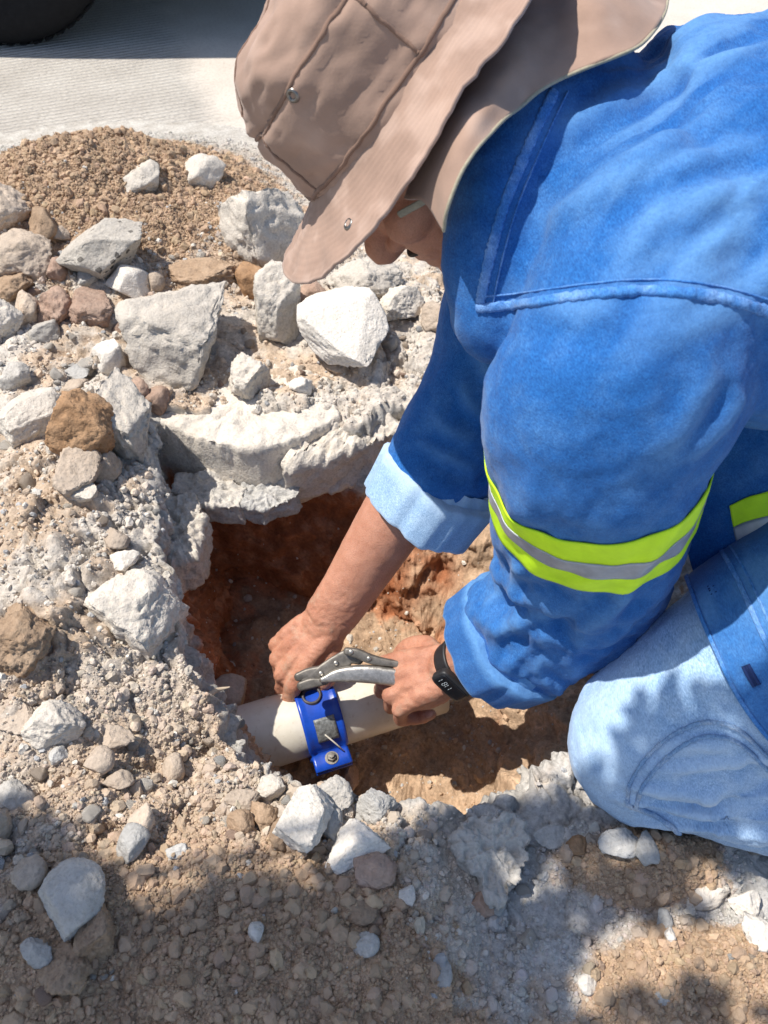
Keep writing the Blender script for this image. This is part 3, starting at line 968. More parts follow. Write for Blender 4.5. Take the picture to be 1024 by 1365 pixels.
# ------------------------------------------------------------------ cloth, skin, metal
def denim(name, base, worn, dark, twill=1000.0, wear=0.5, rough=0.85):
    m, nt, b = nodes(name, rough)
    oc = obj_co(nt)
    n1 = noise(nt, 34, 5, 0.65, oc)
    n2 = noise(nt, 260, 4, 0.7, oc)
    n3 = noise(nt, 9, 3, 0.5, oc)
    c = mix(nt, math_n(nt, 'MULTIPLY', ramp(nt, n1, [(.45, (0, 0, 0)), (.72, (1, 1, 1))]), wear), base, worn)
    c = mix(nt, ramp(nt, n3, [(.55, (0, 0, 0)), (.8, (.6, .6, .6))]), c, dark)
    c = mix(nt, 1.0, c, ramp(nt, n2, [(.3, (.84, .85, .88)), (.5, (1, 1, 1)), (.72, (1.18, 1.15, 1.12))]), 'MULTIPLY')
    mp = nd(nt, 'ShaderNodeMapping')
    mp.inputs['Rotation'].default_value = (.4, .9, .7)
    mp.inputs['Scale'].default_value = (1.0, .28, 1.0)
    nt.links.new(oc, mp.inputs['Vector'])
    w = noise(nt, twill, 2, .5, mp.outputs['Vector'])
    c = mix(nt, 1.0, c, ramp(nt, w, [(.30, (.66, .70, .77)), (.5, (1, 1, 1)), (.72, (1.42, 1.35, 1.24))]), 'MULTIPLY')
    # rubbed pale on ridges; on the shirt back also painted sun dapples
    at = nd(nt, 'ShaderNodeAttribute', attribute_name='wear')
    c = mix(nt, math_n(nt, 'MULTIPLY', at.outputs['Fac'], math_n(nt, 'MULTIPLY_ADD', n2, .9, .3)), c, worn)
    nt.links.new(c, b.inputs['Base Color'])
    b.inputs['Sheen Weight'].default_value = .12
    b.inputs['Specular IOR Level'].default_value = .15
    nn = bump(nt, b, w, .45, .0008)
    bump(nt, b, n2, .35, .0012, nn)
    return m


def plain(name, col, rough=.5, metal=0.0, ns=0, amt=.2, bumpd=0.0, spec=.5):
    m, nt, b = nodes(name, rough)
    b.inputs['Metallic'].default_value = metal
    b.inputs['Specular IOR Level'].default_value = spec
    if ns:
        n = noise(nt, ns, 5, .65, obj_co(nt))
        lo = tuple(x * (1 - amt) for x in col); hi = tuple(min(1, x * (1 + amt)) for x in col)
        nt.links.new(ramp(nt, n, [(.3, lo), (.7, hi)]), b.inputs['Base Color'])
        if bumpd: bump(nt, b, n, .5, bumpd)
    else:
        b.inputs['Base Color'].default_value = (*col, 1)
    return m


def skin_material():
    m, nt, b = nodes('skin', .56)
    oc = obj_co(nt)
    n = noise(nt, 60, 5, .6, oc)
    n2 = noise(nt, 650, 4, .6, oc)
    c = ramp(nt, n, [(.25, (.44, .20, .125)), (.55, (.51, .25, .165)), (.8, (.56, .29, .20))])
    at = nd(nt, 'ShaderNodeAttribute', attribute_name='tone')
    c = mix(nt, at.outputs['Fac'], c, (.30, .115, .07))
    c = mix(nt, 1.0, c, ramp(nt, n2, [(.3, (.86, .82, .8)), (.5, (1, 1, 1)), (.75, (1.1, 1.12, 1.14))]), 'MULTIPLY')
    dn = noise(nt, 45, 6, .7, oc)
    c = mix(nt, math_n(nt, 'MULTIPLY', ramp(nt, dn, [(.52, (0, 0, 0)), (.72, (.55, .55, .55))]), nd(nt, 'ShaderNodeAttribute', attribute_name='dust').outputs['Fac']), c, (.50, .39, .29))
    nt.links.new(c, b.inputs['Base Color'])
    b.inputs['Subsurface Weight'].default_value = .12
    b.inputs['Subsurface Radius'].default_value = (.008, .003, .0015)
    b.inputs['Subsurface Scale'].default_value = .6
    b.inputs['Specular IOR Level'].default_value = .35
    bump(nt, b, n2, .6, .0012)
    return m


def hat_material(name='hat cloth', base=(.345, .235, .183)):
    m, nt, b = nodes(name, .9)
    oc = obj_co(nt)
    n = noise(nt, 22, 5, .6, oc)
    n2 = noise(nt, 500, 3, .6, oc)
    c = ramp(nt, n, [(.3, tuple(x * .82 for x in base)), (.55, base), (.8, tuple(x * 1.16 for x in base))])
    at = nd(nt, 'ShaderNodeAttribute', attribute_name='wear')
    c = mix(nt, math_n(nt, 'MULTIPLY', at.outputs['Fac'], .6), c, (.50, .365, .30))
    nt.links.new(c, b.inputs['Base Color'])
    b.inputs['Sheen Weight'].default_value = .15
    b.inputs['Specular IOR Level'].default_value = .15
    bump(nt, b, n2, .3, .0006)
    return m


M_DENIM = denim('bright blue denim', (.016, .110, .355), (.13, .30, .57), (.011, .075, .29), wear=.26)
M_DENIM_IN = denim('pale inside of denim', (.27, .42, .62), (.44, .58, .74), (.2, .33, .52), wear=.5)
M_JEANS = denim('washed pale jeans', (.27, .43, .66), (.50, .64, .80), (.17, .31, .56), wear=.55)
M_SEAM = denim('denim seam', (.05, .19, .50), (.30, .46, .72), (.02, .10, .34), wear=.55)
M_JSEAM = denim('jeans seam', (.19, .32, .52), (.58, .64, .70), (.10, .2, .4), wear=.8)
M_THREAD = plain('pale stitching thread', (.55, .60, .66), .8)
M_NEON = plain('fluorescent yellow tape', (.58, .93, .014), .7, ns=45, amt=.14, bumpd=.0016)
M_REFL = plain('grey reflective tape', (.36, .38, .42), .42, .3, 60, .22, .0014)
M_SKIN = skin_material()
M_HAT = hat_material()
M_HATIN = hat_material('hat seam cloth', (.22, .14, .105))
M_TRIM = plain('hat edge trim', (.33, .30, .22), .9, ns=300, amt=.2)
M_HAIR = plain('black hair', (.02, .016, .013), .6, ns=200, amt=.4)
M_BRASS = plain('dark metal eyelet', (.20, .19, .18), .35, .9)
M_BLACK = plain('black rubber', (.018, .018, .020), .5, ns=200, amt=.2)
M_SCREEN = plain('watch glass', (.012, .014, .018), .12)
M_STEEL = plain('worn nickel steel', (.50, .475, .43), .40, .85, 150, .35, .0010)
M_STEELD = plain('dull dirty steel', (.20, .185, .165), .55, .7, 90, .4, .0010)
M_BLUE = plain('blue painted iron', (.008, .06, .42), .32, ns=60, amt=.25, bumpd=.0006)
M_RUBBER = plain('dark tyre rubber', (.013, .013, .014), .9, ns=80, amt=.2, bumpd=.001, spec=.2)


def pvc_material():
    m, nt, b = nodes('dirty white pvc', .38)
    oc = obj_co(nt)
    n = noise(nt, 22, 5, .65, oc)
    n2 = noise(nt, 120, 5, .7, oc)
    c = ramp(nt, n, [(.3, (.58, .53, .43)), (.55, (.68, .64, .55)), (.8, (.74, .71, .64))])
    c = mix(nt, ramp(nt, n2, [(.58, (0, 0, 0)), (.78, (.7, .7, .7))]), c, (.40, .29, .19))
    nt.links.new(c, b.inputs['Base Color'])
    bump(nt, b, n2, .2, .0006)
    return m


M_PVC = pvc_material()


# ------------------------------------------------------------------ soft bodies: tubes fused by a voxel remesh
def smooth_path(pts, vals, n):
    """Catmull-Rom through pts; vals (k,m) interpolated alike"""
    pts = np.array([list(p) for p in pts], float)
    vals = np.array(vals, float)
    if vals.ndim == 1: vals = vals[:, None]
    A = np.concatenate([pts, vals], 1)
    k = len(A)
    E = np.concatenate([[2 * A[0] - A[1]], A, [2 * A[-1] - A[-2]]])
    u = np.linspace(0, k - 1, n)
    i = np.minimum(u.astype(int), k - 2)
    f = (u - i)[:, None]
    p0, p1, p2, p3 = E[i], E[i + 1], E[i + 2], E[i + 3]
    o = .5 * ((2 * p1) + (-p0 + p2) * f + (2 * p0 - 5 * p1 + 4 * p2 - p3) * f ** 2 + (-p0 + 3 * p1 - 3 * p2 + p3) * f ** 3)
    return o[:, :3], o[:, 3:]


def frames(path, ref):
    T = np.gradient(path, axis=0)
    T /= np.linalg.norm(T, axis=1)[:, None]
    ref = np.array(ref, float)
    B = np.cross(T, ref)
    B /= np.linalg.norm(B, axis=1)[:, None]
    N = np.cross(B, T)
    return T, N, B


def tube_geo(pts, radii, ref=(0, 0, 1), n=24, seg=28, cap=True, power=2.0):
    """closed tube; radii per point r or (along ref, across)"""
    radii = np.array(radii, float)
    if radii.ndim == 1: radii = np.stack([radii, radii], 1)
    path, r = smooth_path(pts, radii, n)
    T, N, B = frames(path, ref)
    rows = []
    if cap:
        for a in np.linspace(math.pi / 2, .18, 5):
            rows.append((path[0] - T[0] * r[0].mean() * math.sin(a), N[0], B[0], r[0] * math.cos(a) + 1e-5))
    for i in range(n): rows.append((path[i], N[i], B[i], r[i]))
    if cap:
        for a in np.linspace(.18, math.pi / 2, 5):
            rows.append((path[-1] + T[-1] * r[-1].mean() * math.sin(a), N[-1], B[-1], r[-1] * math.cos(a) + 1e-5))
    th = np.linspace(0, 2 * math.pi, seg, endpoint=False)
    c, s = np.cos(th), np.sin(th)
    if power != 2:
        c = np.sign(c) * np.abs(c) ** (2 / power); s = np.sign(s) * np.abs(s) ** (2 / power)
    V = np.concatenate([p + np.outer(c * rr[0], nn) + np.outer(s * rr[1], bb) for p, nn, bb, rr in rows])
    m = len(rows)
    F = []
    for i in range(m - 1):
        for j in range(seg):
            F.append((i * seg + j, (i + 1) * seg + j, (i + 1) * seg + (j + 1) % seg, i * seg + (j + 1) % seg))
    F.append(tuple(range(seg)))
    F.append(tuple(range((m - 1) * seg, m * seg))[::-1])
    return V, F


def ball_geo(c, radii, axes=None, sub=3):
    v, f = ICO[sub]
    v = v * np.array(radii)
    if axes is not None: v = v @ np.array(axes)
    return v + np.array(c), [tuple(q) for q in f]


def join_geo(parts):
    V, F, o = [], [], 0
    for v, f in parts:
        V.append(np.asarray(v)); F += [tuple(int(i) + o for i in q) for q in f]; o += len(v)
    return np.concatenate(V), F


def remesh(parts, voxel, smooth=8, fac=.5):
    V, F = join_geo(parts)
    me = raw_mesh('tmp', V, F)
    o = bpy.data.objects.new('tmp', me)
    COL.objects.link(o)
    md = o.modifiers.new('r', 'REMESH')
    md.mode, md.voxel_size = 'VOXEL', voxel
    if smooth:
        sm = o.modifiers.new('s', 'SMOOTH')
        sm.factor, sm.iterations = fac, smooth
    bpy.context.view_layer.update()
    dg = bpy.context.evaluated_depsgraph_get()
    out = bpy.data.meshes.new_from_object(o.evaluated_get(dg))
    bpy.data.objects.remove(o)
    bpy.data.meshes.remove(me)
    out.polygons.foreach_set('use_smooth', np.ones(len(out.polygons), bool))
    out.update()
    return out


def bvh_of(me):
    co = coords(me)
    return BVHTree.FromPolygons(co.tolist(), [tuple(p.vertices) for p in me.polygons])


def fattr(me, name, val):
    a = me.attributes.new(name, 'FLOAT', 'POINT')
    a.data.foreach_set('value', np.asarray(val, np.float32))


def cast(bvh, px, py):
    d = Vector(ray(px, py)).normalized()
    h = bvh.ray_cast(Vector(CPOS), d)
    return (np.array(h[0]), np.array(h[1])) if h[0] is not None else (None, None)


def on_surface(bvh, pix, n=60):
    """a line drawn on a garment: photo points projected on its surface, resampled and smoothed"""
    px = np.array(pix, float)
    q, _ = smooth_path(np.c_[px, np.zeros(len(px))], np.zeros(len(px)), n)
    pts, nr = [], []
    for a in q:
        h, k = cast(bvh, a[0], a[1])
        if h is None: continue
        if pts and np.linalg.norm(h - pts[-1]) > .05: continue
        if np.dot(k, h - CPOS) > 0: k = -k
        pts.append(h); nr.append(k)
    pts, nr = np.array(pts), np.array(nr)
    if len(pts) < 5: return np.zeros((0, 3)), np.zeros((0, 3))
    for _ in range(3):
        pts[1:-1] = .25 * pts[:-2] + .5 * pts[1:-1] + .25 * pts[2:]
        nr[1:-1] = .25 * nr[:-2] + .5 * nr[1:-1] + .25 * nr[2:]
    nr /= np.linalg.norm(nr, axis=1)[:, None]
    return pts, nr


def strip_geo(pts, nr, width, height, lift=0.0, wob=0.0, seed=0):
    T = np.gradient(pts, axis=0)
    T /= np.linalg.norm(T, axis=1)[:, None]
    B = np.cross(T, nr)
    B /= np.linalg.norm(B, axis=1)[:, None]
    prof = [(-.5, -.5), (-.46, .6), (-.25, 1.0), (.25, 1.0), (.46, .6), (.5, -.5)]
    n = len(pts)
    w = 1 + wob * perlin(np.c_[np.arange(n) * .9, np.zeros(n), np.zeros(n) + seed], 5)
    hh = 1 + 1.5 * wob * perlin(np.c_[np.arange(n) * 1.3, np.zeros(n), np.zeros(n) + seed], 8)
    V = np.concatenate([pts + B * (a * width * w)[:, None] + nr * (lift + b * height * hh)[:, None] for a, b in prof])
    F = []
    k = len(prof)
    for j in range(k):
        for i in range(n - 1):
            F.append((j * n + i, ((j + 1) % k) * n + i, ((j + 1) % k) * n + i + 1, j * n + i + 1))
    F.append(tuple(j * n for j in range(k))); F.append(tuple(j * n + n - 1 for j in range(k))[::-1])
    return V, F


def sheet_geo(grid, thick, close_u=False):
    """grid (a,b,3) to a closed sheet with thickness along its normals"""
    g = np.asarray(grid)
    a, b, _ = g.shape
    du = np.gradient(g, axis=0); dv = np.gradient(g, axis=1)
    if close_u:
        du = (np.roll(g, -1, 0) - np.roll(g, 1, 0))
    nn = np.cross(du, dv)
    nn /= np.maximum(np.linalg.norm(nn, axis=2), 1e-9)[..., None]
    V = np.concatenate([(g + nn * thick / 2).reshape(-1, 3), (g - nn * thick / 2).reshape(-1, 3)])
    o = a * b
    F = []
    ua = a if close_u else a - 1
    for i in range(ua):
        i2 = (i + 1) % a
        for j in range(b - 1):
            F.append((i * b + j, i2 * b + j, i2 * b + j + 1, i * b + j + 1))
            F.append((o + i * b + j, o + i * b + j + 1, o + i2 * b + j + 1, o + i2 * b + j))
        F.append((i * b, o + i * b, o + i2 * b, i2 * b))
        F.append((i * b + b - 1, i2 * b + b - 1, o + i2 * b + b - 1, o + i * b + b - 1))
    if not close_u:
        for j in range(b - 1):
            F.append((j, j + 1, o + j + 1, o + j))
            e = (a - 1) * b
            F.append((e + j, o + e + j, o + e + j + 1, e + j + 1))
    return V, F


def patch(ctrl, n, m):
    """smooth surface through a small grid of control points"""
    c = np.array([[list(p) for p in row] for row in ctrl], float)
    rows = np.array([smooth_path(r, np.zeros(len(r)), m)[0] for r in c])
    return np.array([smooth_path(rows[:, j], np.zeros(len(rows)), n)[0] for j in range(m)]).transpose(1, 0, 2)


def crease(co, nr, bvh, pix, depth, sig, wear, fade=True):
    """press one fold line into a garment, with a soft rubbed ridge beside it"""
    p, k = on_surface(bvh, pix, 46)
    if len(p) < 6: return
    lo, hi = p.min(0) - 4 * sig, p.max(0) + 4 * sig
    idx = np.nonzero(((co > lo) & (co < hi)).all(1))[0]
    if not len(idx): return
    T = np.gradient(p, axis=0); T /= np.linalg.norm(T, axis=1)[:, None]
    B = np.cross(T, k)
    for ch in np.array_split(idx, max(1, len(idx) // 6000)):
        D = co[ch][:, None, :] - p[None]
        d2 = (D ** 2).sum(2)
        m = d2.argmin(1)
        dm = np.sqrt(d2[np.arange(len(ch)), m])
        sd = (D[np.arange(len(ch)), m] * B[m]).sum(1)
        u = m / (len(p) - 1)
        e = np.sin(np.clip(u * 1.04 - .02, 0, 1) * math.pi) ** .5 if fade else 1.0
        sg = np.where(sd > 0, sig * 1.5, sig * .55)
        val = -depth * np.exp(-(sd / sg) ** 2) + .75 * depth * np.exp(-((sd + 1.6 * sig) / (sig * .8)) ** 2)
        g = np.exp(-(np.maximum(dm - np.abs(sd), 0) / (sig * .6)) ** 2)
        co[ch] += nr[ch] * (val * e * g)[:, None]
        wear[ch] += .55 * e * g * np.exp(-((sd + 1.6 * sig) / (sig * .8)) ** 2)


# ------------------------------------------------------------------ the kneeling worker
V3 = np.array
man = empty('person', (0.45, 0.5, 0.0), 'kneeling worker in a brown sun hat and blue denim shirt, reaching into the pit', 'person')

# head axes: forward (down to the left), right (away from the camera), up
HF = V3([-.60, -.16, -.78]); HR = V3([0, .974, -.227]); HU = np.cross(HR, HF)
HF /= np.linalg.norm(HF); HU /= np.linalg.norm(HU); HR = np.cross(HF, HU)
HB = V3(P(522, 100, .650))                                       # middle of the hat band


def hd(f, r, u): return HB + HF * f + HR * r + HU * (u - .026)


SH_L, EL_L, WR_L = V3([.165, .465, .44]), V3(P(762, 790, .80)), V3(P(606, 888, .925))
SH_R, EL_R, WR_R = V3([.20, .79, .43]), V3([.115, .69, .19]), V3(P(437, 826, 1.015))


def hand_parts(W, a, l, side, curl, spread, thumb, scale=1.0, first=None):
    """palm, four fingers and a thumb as tubes. a: wrist to knuckles, l: towards the index side"""
    a = a / np.linalg.norm(a)
    l = l - a * np.dot(a, l); l /= np.linalg.norm(l)
    n = np.cross(l, a) * side                                    # out of the back of the hand
    out = []
    s = scale
    off = [.030, .010, -.010, -.028]
    ln = [(.043, .026, .021), (.047, .030, .022), (.044, .028, .022), (.035, .021, .019)]
    kl = [.088, .090, .085, .078]
    rad = [.0098, .0100, .0095, .0083]
    tips = []
    for k in range(4):
        mcp = W + a * kl[k] * s + l * off[k] * s + n * (.004 - .012 * abs(off[k]) / .03 * .4) * s
        base = W + a * .012 * s + l * off[k] * .55 * s
        mid = (base + mcp) / 2 + n * .004 * s
        out.append(tube_geo([base, mid, mcp], [(.013 * s, .013 * s), (.0125 * s, .0125 * s), (rad[k] * 1.12 * s,) * 2], ref=n, n=10, seg=16))
        d = a + l * spread[k]
        p = mcp
        pts, ang = [mcp - d * .004], 0
        rr = [rad[k] * 1.10 * s]
        for q in range(3):
            ang += curl[k][q]
            dd = (a * math.cos(ang) - n * math.sin(ang)) + l * spread[k] * (1 if q == 0 else .4)
            dd /= np.linalg.norm(dd)
            h = p + dd * ln[k][q] * s * .5
            p = p + dd * ln[k][q] * s
            pts += [h, p]
            rr += [rad[k] * (.98 - .05 * q) * s, rad[k] * (1.03 - .10 * q) * s]
        rr[-1] = rad[k] * .74 * s
        out.append(tube_geo(pts, rr, ref=l, n=26, seg=16))
        tips.append((pts[-1], pts[-1] - pts[-2], n))
    # palm filling
    out.append(ball_geo(W + a * .05 * s - n * .006 * s + l * .002 * s, (.046 * s, .036 * s, .0155 * s), [a, l, n]))
    out.append(ball_geo(W + a * .032 * s + l * .020 * s - n * .012 * s, (.034 * s, .016 * s, .016 * s), [a, l, n]))
    out.append(ball_geo(W + a * .040 * s - l * .022 * s - n * .008 * s, (.036 * s, .013 * s, .015 * s), [a, l, n]))
    out.append(tube_geo([W + a * .020 * s + l * .014 * s - n * .008 * s] + [W + a * q[0] * s + l * q[1] * s + n * q[2] * s for q in thumb],
                        [.014 * s, .0145 * s, .0115 * s, .0105 * s, .0085 * s][:len(thumb) + 1], ref=n, n=22, seg=16))
    return out, tips, (a, l, n)


# near (left) hand: fist closed on the plier handles, back of the hand to the camera
aL = V3(P(546, 908, .955)) - WR_L
lL = V3([0.05, .93, .36])
LH, tipsL, axL = hand_parts(WR_L + aL / np.linalg.norm(aL) * .004, aL, lL, 1, [(.75, 1.35, .8), (.85, 1.4, .8), (.95, 1.4, .8), (1.0, 1.4, .8)], (.06, .0, -.05, -.10),
                      [(.040, .038, -.016), (.068, .046, -.022), (.090, .040, -.032)], 1.0)
# far (right) hand: pinching the outlet of the clamp
aR = V3(P(384, 880, 1.03)) - WR_R
lR = V3([.40, -.80, -.10])
RH, tipsR, axR = hand_parts(WR_R, aR, lR, -1, [(.62, .45, .25), (.85, .9, .5), (1.0, 1.1, .6), (1.1, 1.1, .6)], (.04, .0, -.04, -.08),
                      [(.040, .036, -.020), (.070, .040, -.034), (.098, .030, -.046)], 1.0)


def build_body():
    parts = []
    # skull, face, jaw, neck
    parts.append(ball_geo(hd(.0, 0, .015), (.097, .076, .098), [HF, HR, HU], 4))
    parts.append(ball_geo(hd(.035, 0, -.045), (.066, .062, .080), [HF, HR, HU]))
    parts.append(ball_geo(hd(.060, 0, -.068), (.040, .046, .042), [HF, HR, HU]))
    parts.append(ball_geo(hd(.066, 0, -.112), (.034, .036, .030), [HF, HR, HU]))
    parts.append(ball_geo(hd(.030, 0, -.085), (.060, .060, .050), [HF, HR, HU]))
    parts.append(tube_geo([hd(.082, 0, .0), hd(.098, 0, -.030), hd(.117, 0, -.052), hd(.100, 0, -.060)], [.009, .011, .0135, .009], ref=HR, n=14, seg=16))
    for s in (-1, 1):
        parts.append(ball_geo(hd(.098, s * .013, -.056), (.010, .009, .008), [HF, HR, HU]))
        parts.append(ball_geo(hd(.062, s * .040, -.045), (.030, .024, .022), [HF, HR, HU]))
        parts.append(tube_geo([hd(.088, s * .010, .008), hd(.084, s * .030, .012), hd(.066, s * .052, .004)], [.010, .011, .008], ref=HU, n=10, seg=12))
        parts.append(tube_geo([hd(.052, s * .036, -.112), hd(.0, s * .060, -.092), hd(-.008, s * .064, -.03)], [.018, .018, .016], ref=HU, n=14, seg=14))
        parts.append(tube_geo([hd(-.010, s * .078, -.012), hd(-.022, s * .080, -.022), hd(-.016, s * .078, -.042), hd(-.004, s * .074, -.050)], [.006, .008, .007, .006], ref=HF, n=14, seg=12))
    parts.append(tube_geo([hd(.086, -.024, -.083), hd(.096, 0, -.080), hd(.086, .024, -.083)], [.005, .008, .005], ref=HU, n=12, seg=12))
    parts.append(tube_geo([hd(.083, -.022, -.092), hd(.093, 0, -.093), hd(.083, .022, -.092)], [.005, .0085, .005], ref=HU, n=12, seg=12))
    parts.append(tube_geo([hd(-.03, 0, -.02), hd(-.035, 0, -.09), V3([.11, .635, .44]), V3([.19, .625, .44])], [(.056, .056), (.058, .058), (.062, .066), (.08, .09)], ref=(0, 0, 1), n=18))
    # chest and hips inside the clothes
    parts.append(tube_geo([V3([.17, .63, .44]), V3([.26, .63, .44]), V3([.42, .61, .45]), V3([.56, .60, .42])], [(.055, .08), (.075, .13), (.09, .14), (.10, .15)], ref=(0, 0, 1), n=20))
    # arms
    parts.append(tube_geo([SH_L, (SH_L + EL_L) / 2, EL_L, (EL_L * .55 + WR_L * .45), WR_L, WR_L + aL * .15], [.036, .042, .040, .040, (.024), (.022)], ref=(0, 1, 0), n=36))
    fm = EL_R * .55 + WR_R * .45 + V3([-.004, 0, .004])
    parts.append(tube_geo([SH_R, (SH_R + EL_R) / 2, EL_R, fm, EL_R * .15 + WR_R * .85, WR_R, WR_R + aR * .12], [(.052, .052), (.046, .046), (.042, .044), (.045, .042), (.029, .034), (.0235, .031), (.021, .029)], ref=(.5, .1, 1), n=40))
    parts += LH + RH
    me = remesh(parts, .0020, 6, .5)
    co = coords(me)
    nr = normals(me)
    # tendons, knuckle creases and skin unevenness
    near = np.minimum(np.linalg.norm(co - (WR_L + aL * .5), axis=1), np.linalg.norm(co - (WR_R + aR * .6), axis=1))
    h = sstep(.14, .05, near)
    co = co + nr * (.00035 * fbm(co * 60, 3, 5) * (1 + h) + h * .0006 * ridged(co * np.array([90, 190, 90]), 2, 6))[:, None]
    set_coords(me, co)
    tone = np.clip(.35 * sstep(.05, .5, fbm(co * 35, 3, 8)) * h + .12 * sstep(.0, .6, fbm(co * 12, 2, 9)), 0, .8)
    fattr(me, 'tone', tone)
    fattr(me, 'dust', h)
    return me


body = link('body', build_body(), M_SKIN, man)
# finger nails
for k, (tp, dr, n_) in enumerate(tipsR[:1] + tipsL):
    dr = dr / np.linalg.norm(dr)
    nn = n_ - dr * np.dot(n_, dr); nn /= np.linalg.norm(nn)
    v, f = ball_geo(tp + nn * .0055, (.0062, .0045, .0016), [dr, np.cross(nn, dr), nn], 2)
    link('nail', raw_mesh('nail', v, f), plain('finger nail', (.55, .32, .25), .35) if k == 0 else bpy.data.materials['finger nail'], body)
for s in (-1, 1):
    v, f = ball_geo(hd(.078, s * .031, -.012), (.0125, .0125, .0125), None, 3)
    link('eye', raw_mesh('eye', v, f), M_SCREEN if False else bpy.data.materials.get('eye white') or plain('eye white', (.7, .66, .6), .2), body)
    v, f = tube_geo([hd(.096, s * .012, .014), hd(.092, s * .032, .020), hd(.074, s * .052, .012)], [.003, .004, .002], ref=HU, n=10, seg=8)
    link('eyebrow', raw_mesh('eyebrow', v, f), M_HAIR, body)
v, f = tube_geo([hd(.088, -.024, -.076), hd(.101, -.010, -.073), hd(.101, .010, -.073), hd(.088, .024, -.076)], [.0016, .0026, .0026, .0016], ref=HU, n=14, seg=10)
link('moustache', raw_mesh('moustache', v, f), M_HAIR, body)
# short hair: shell on the back of the skull
v, f = ICO[4]
sel = [tuple(int(i) for i in q) for q in f if all(((v[i] @ V3([1, 0, 0]) < .35 and v[i][2] > -.42) or (v[i][0] < -.1 and v[i][2] > -.75)) for i in q)]
hv = v * V3([.1015, .081, .1025]); hv = hv + (v * (.0015 * fbm(v * 9, 3, 4))[:, None])
hv = hd(.0, 0, .013) + hv[:, :1] * HF + hv[:, 1:2] * HR + hv[:, 2:3] * HU
link('hair', raw_mesh('hair', hv, sel), M_HAIR, body)

# ---- jeans
HIP_L, KN_L, AN_L = V3([.56, .45, .315]), V3(P(862, 990, .775)), V3([.66, .215, .065])
HIP_R, KN_R, AN_R = V3([.58, .74, .38]), V3([.57, .86, .09]), V3([.98, .80, .07])


def build_jeans():
    parts = [tube_geo([HIP_L + V3([.05, .04, 0]), HIP_L * .55 + KN_L * .45 + V3([-.005, 0, .012]), KN_L + V3([.02, .008, .018]), KN_L], [(.125, .12), (.100, .098), (.080, .080), (.074, .074)], ref=(0, 0, 1), n=30, seg=36),
             tube_geo([KN_L + V3([.0, .0, -.004]), KN_L * .6 + AN_L * .4 + V3([0, 0, .004]), AN_L], [(.066, .070), (.062, .070), (.058, .058)], ref=(0, 0, 1), n=26, seg=36),
             tube_geo([HIP_R + V3([.05, -.04, 0]), HIP_R * .5 + KN_R * .5, KN_R], [(.12, .12), (.095, .095), (.074, .074)], ref=(0, 1, 0), n=26, seg=30),
             tube_geo([KN_R, KN_R * .5 + AN_R * .5, AN_R], [.072, .068, .056], ref=(0, 0, 1), n=22, seg=30),
             tube_geo([V3([.52, .60, .42]), V3([.74, .60, .38])], [(.13, .19), (.13, .19)], ref=(0, 0, 1), n=10, seg=30)]
    me = remesh(parts, .0042, 10, .5)
    co = coords(me); nr = normals(me)
    # folds gathered in the back of the knee, fanning from the knee along the shin
    b0 = bvh_of(me)
    f0, _n = cast(b0, 905, 1082)
    f1, _n = cast(b0, 1010, 1098)
    ax = f1 - f0; ln = np.linalg.norm(ax); ax /= ln
    kd = co - f0
    s = kd @ ax
    up = kd @ UPV
    w = np.exp(-((up) / .038) ** 2) * sstep(-.075, -.02, s) * sstep(.40, .18, s) * (kd @ FWD < .06)
    fan = -np.abs(np.sin(up * (150 - 150 * np.clip(s, -.1, .3)) + 1.5 * fbm(co * V3([9, 14, 14]), 2, 4))) ** .7
    crease_ = ridged(co * V3([16, 30, 38]), 3, 15)
    kn = np.exp(-(np.linalg.norm(co - KN_L, axis=1) / .16) ** 2)
    d = w * (.0095 * fan + .004) + .0030 * fbm(co * V3([12, 12, 18]), 3, 11) + 0.0016 * crease_ * (1 - .6 * kn) + .0005 * fbm(co * 90, 2, 17)
    co2 = co + nr * d[:, None]
    set_coords(me, co2)
    wear = .6 * w * sstep(-.5, -.1, fan) + .25 * sstep(.2, .9, crease_) + .35 * sstep(.06, .0, np.linalg.norm(co - (KN_L + V3([-.045, -.01, .03])), axis=1) - .03)
    bv, n2 = bvh_of(me), normals(me)
    for pix, dp, sg in (([(846, 1058), (900, 1072), (960, 1070), (1030, 1052)], .0065, .0065), ([(858, 1078), (930, 1096), (1030, 1094)], .0070, .007), ([(900, 1040), (960, 1032), (1030, 1022)], .0050, .007), ([(930, 1112), (980, 1122), (1030, 1130)], .0050, .006), ([(990, 1000), (1010, 1030), (1030, 1050)], .004, .006), ([(880, 1020), (930, 1012), (980, 1010)], .0035, .007)):
        crease(co2, n2, bv, pix, dp, sg, wear)
    set_coords(me, co2)
    fattr(me, 'wear', np.clip(wear, 0, 1))
    return me


jme = build_jeans()
jeans = link('jeans', jme, M_JEANS, man)
jb = bvh_of(jme)
for pix in ([(1024, 1010), (985, 972), (945, 962), (905, 975), (868, 1003), (842, 1040), (836, 1070)], [(1024, 1026), (985, 990), (947, 981), (912, 993), (880, 1018), (856, 1050), (848, 1075)]):
    p, n = on_surface(jb, pix, 70)
    v, f = strip_geo(p, n, .0034, .0022, .0008, .45)
    link('seam', raw_mesh('seam', v, f), M_JSEAM, jeans)
p, n = on_surface(jb, [(836, 1072), (870, 1085), (910, 1112), (960, 1138), (1024, 1168)], 60)
v, f = strip_geo(p, n, .005, .0024, .0008, .4)
link('seam', raw_mesh('seam', v, f), M_JSEAM, jeans)

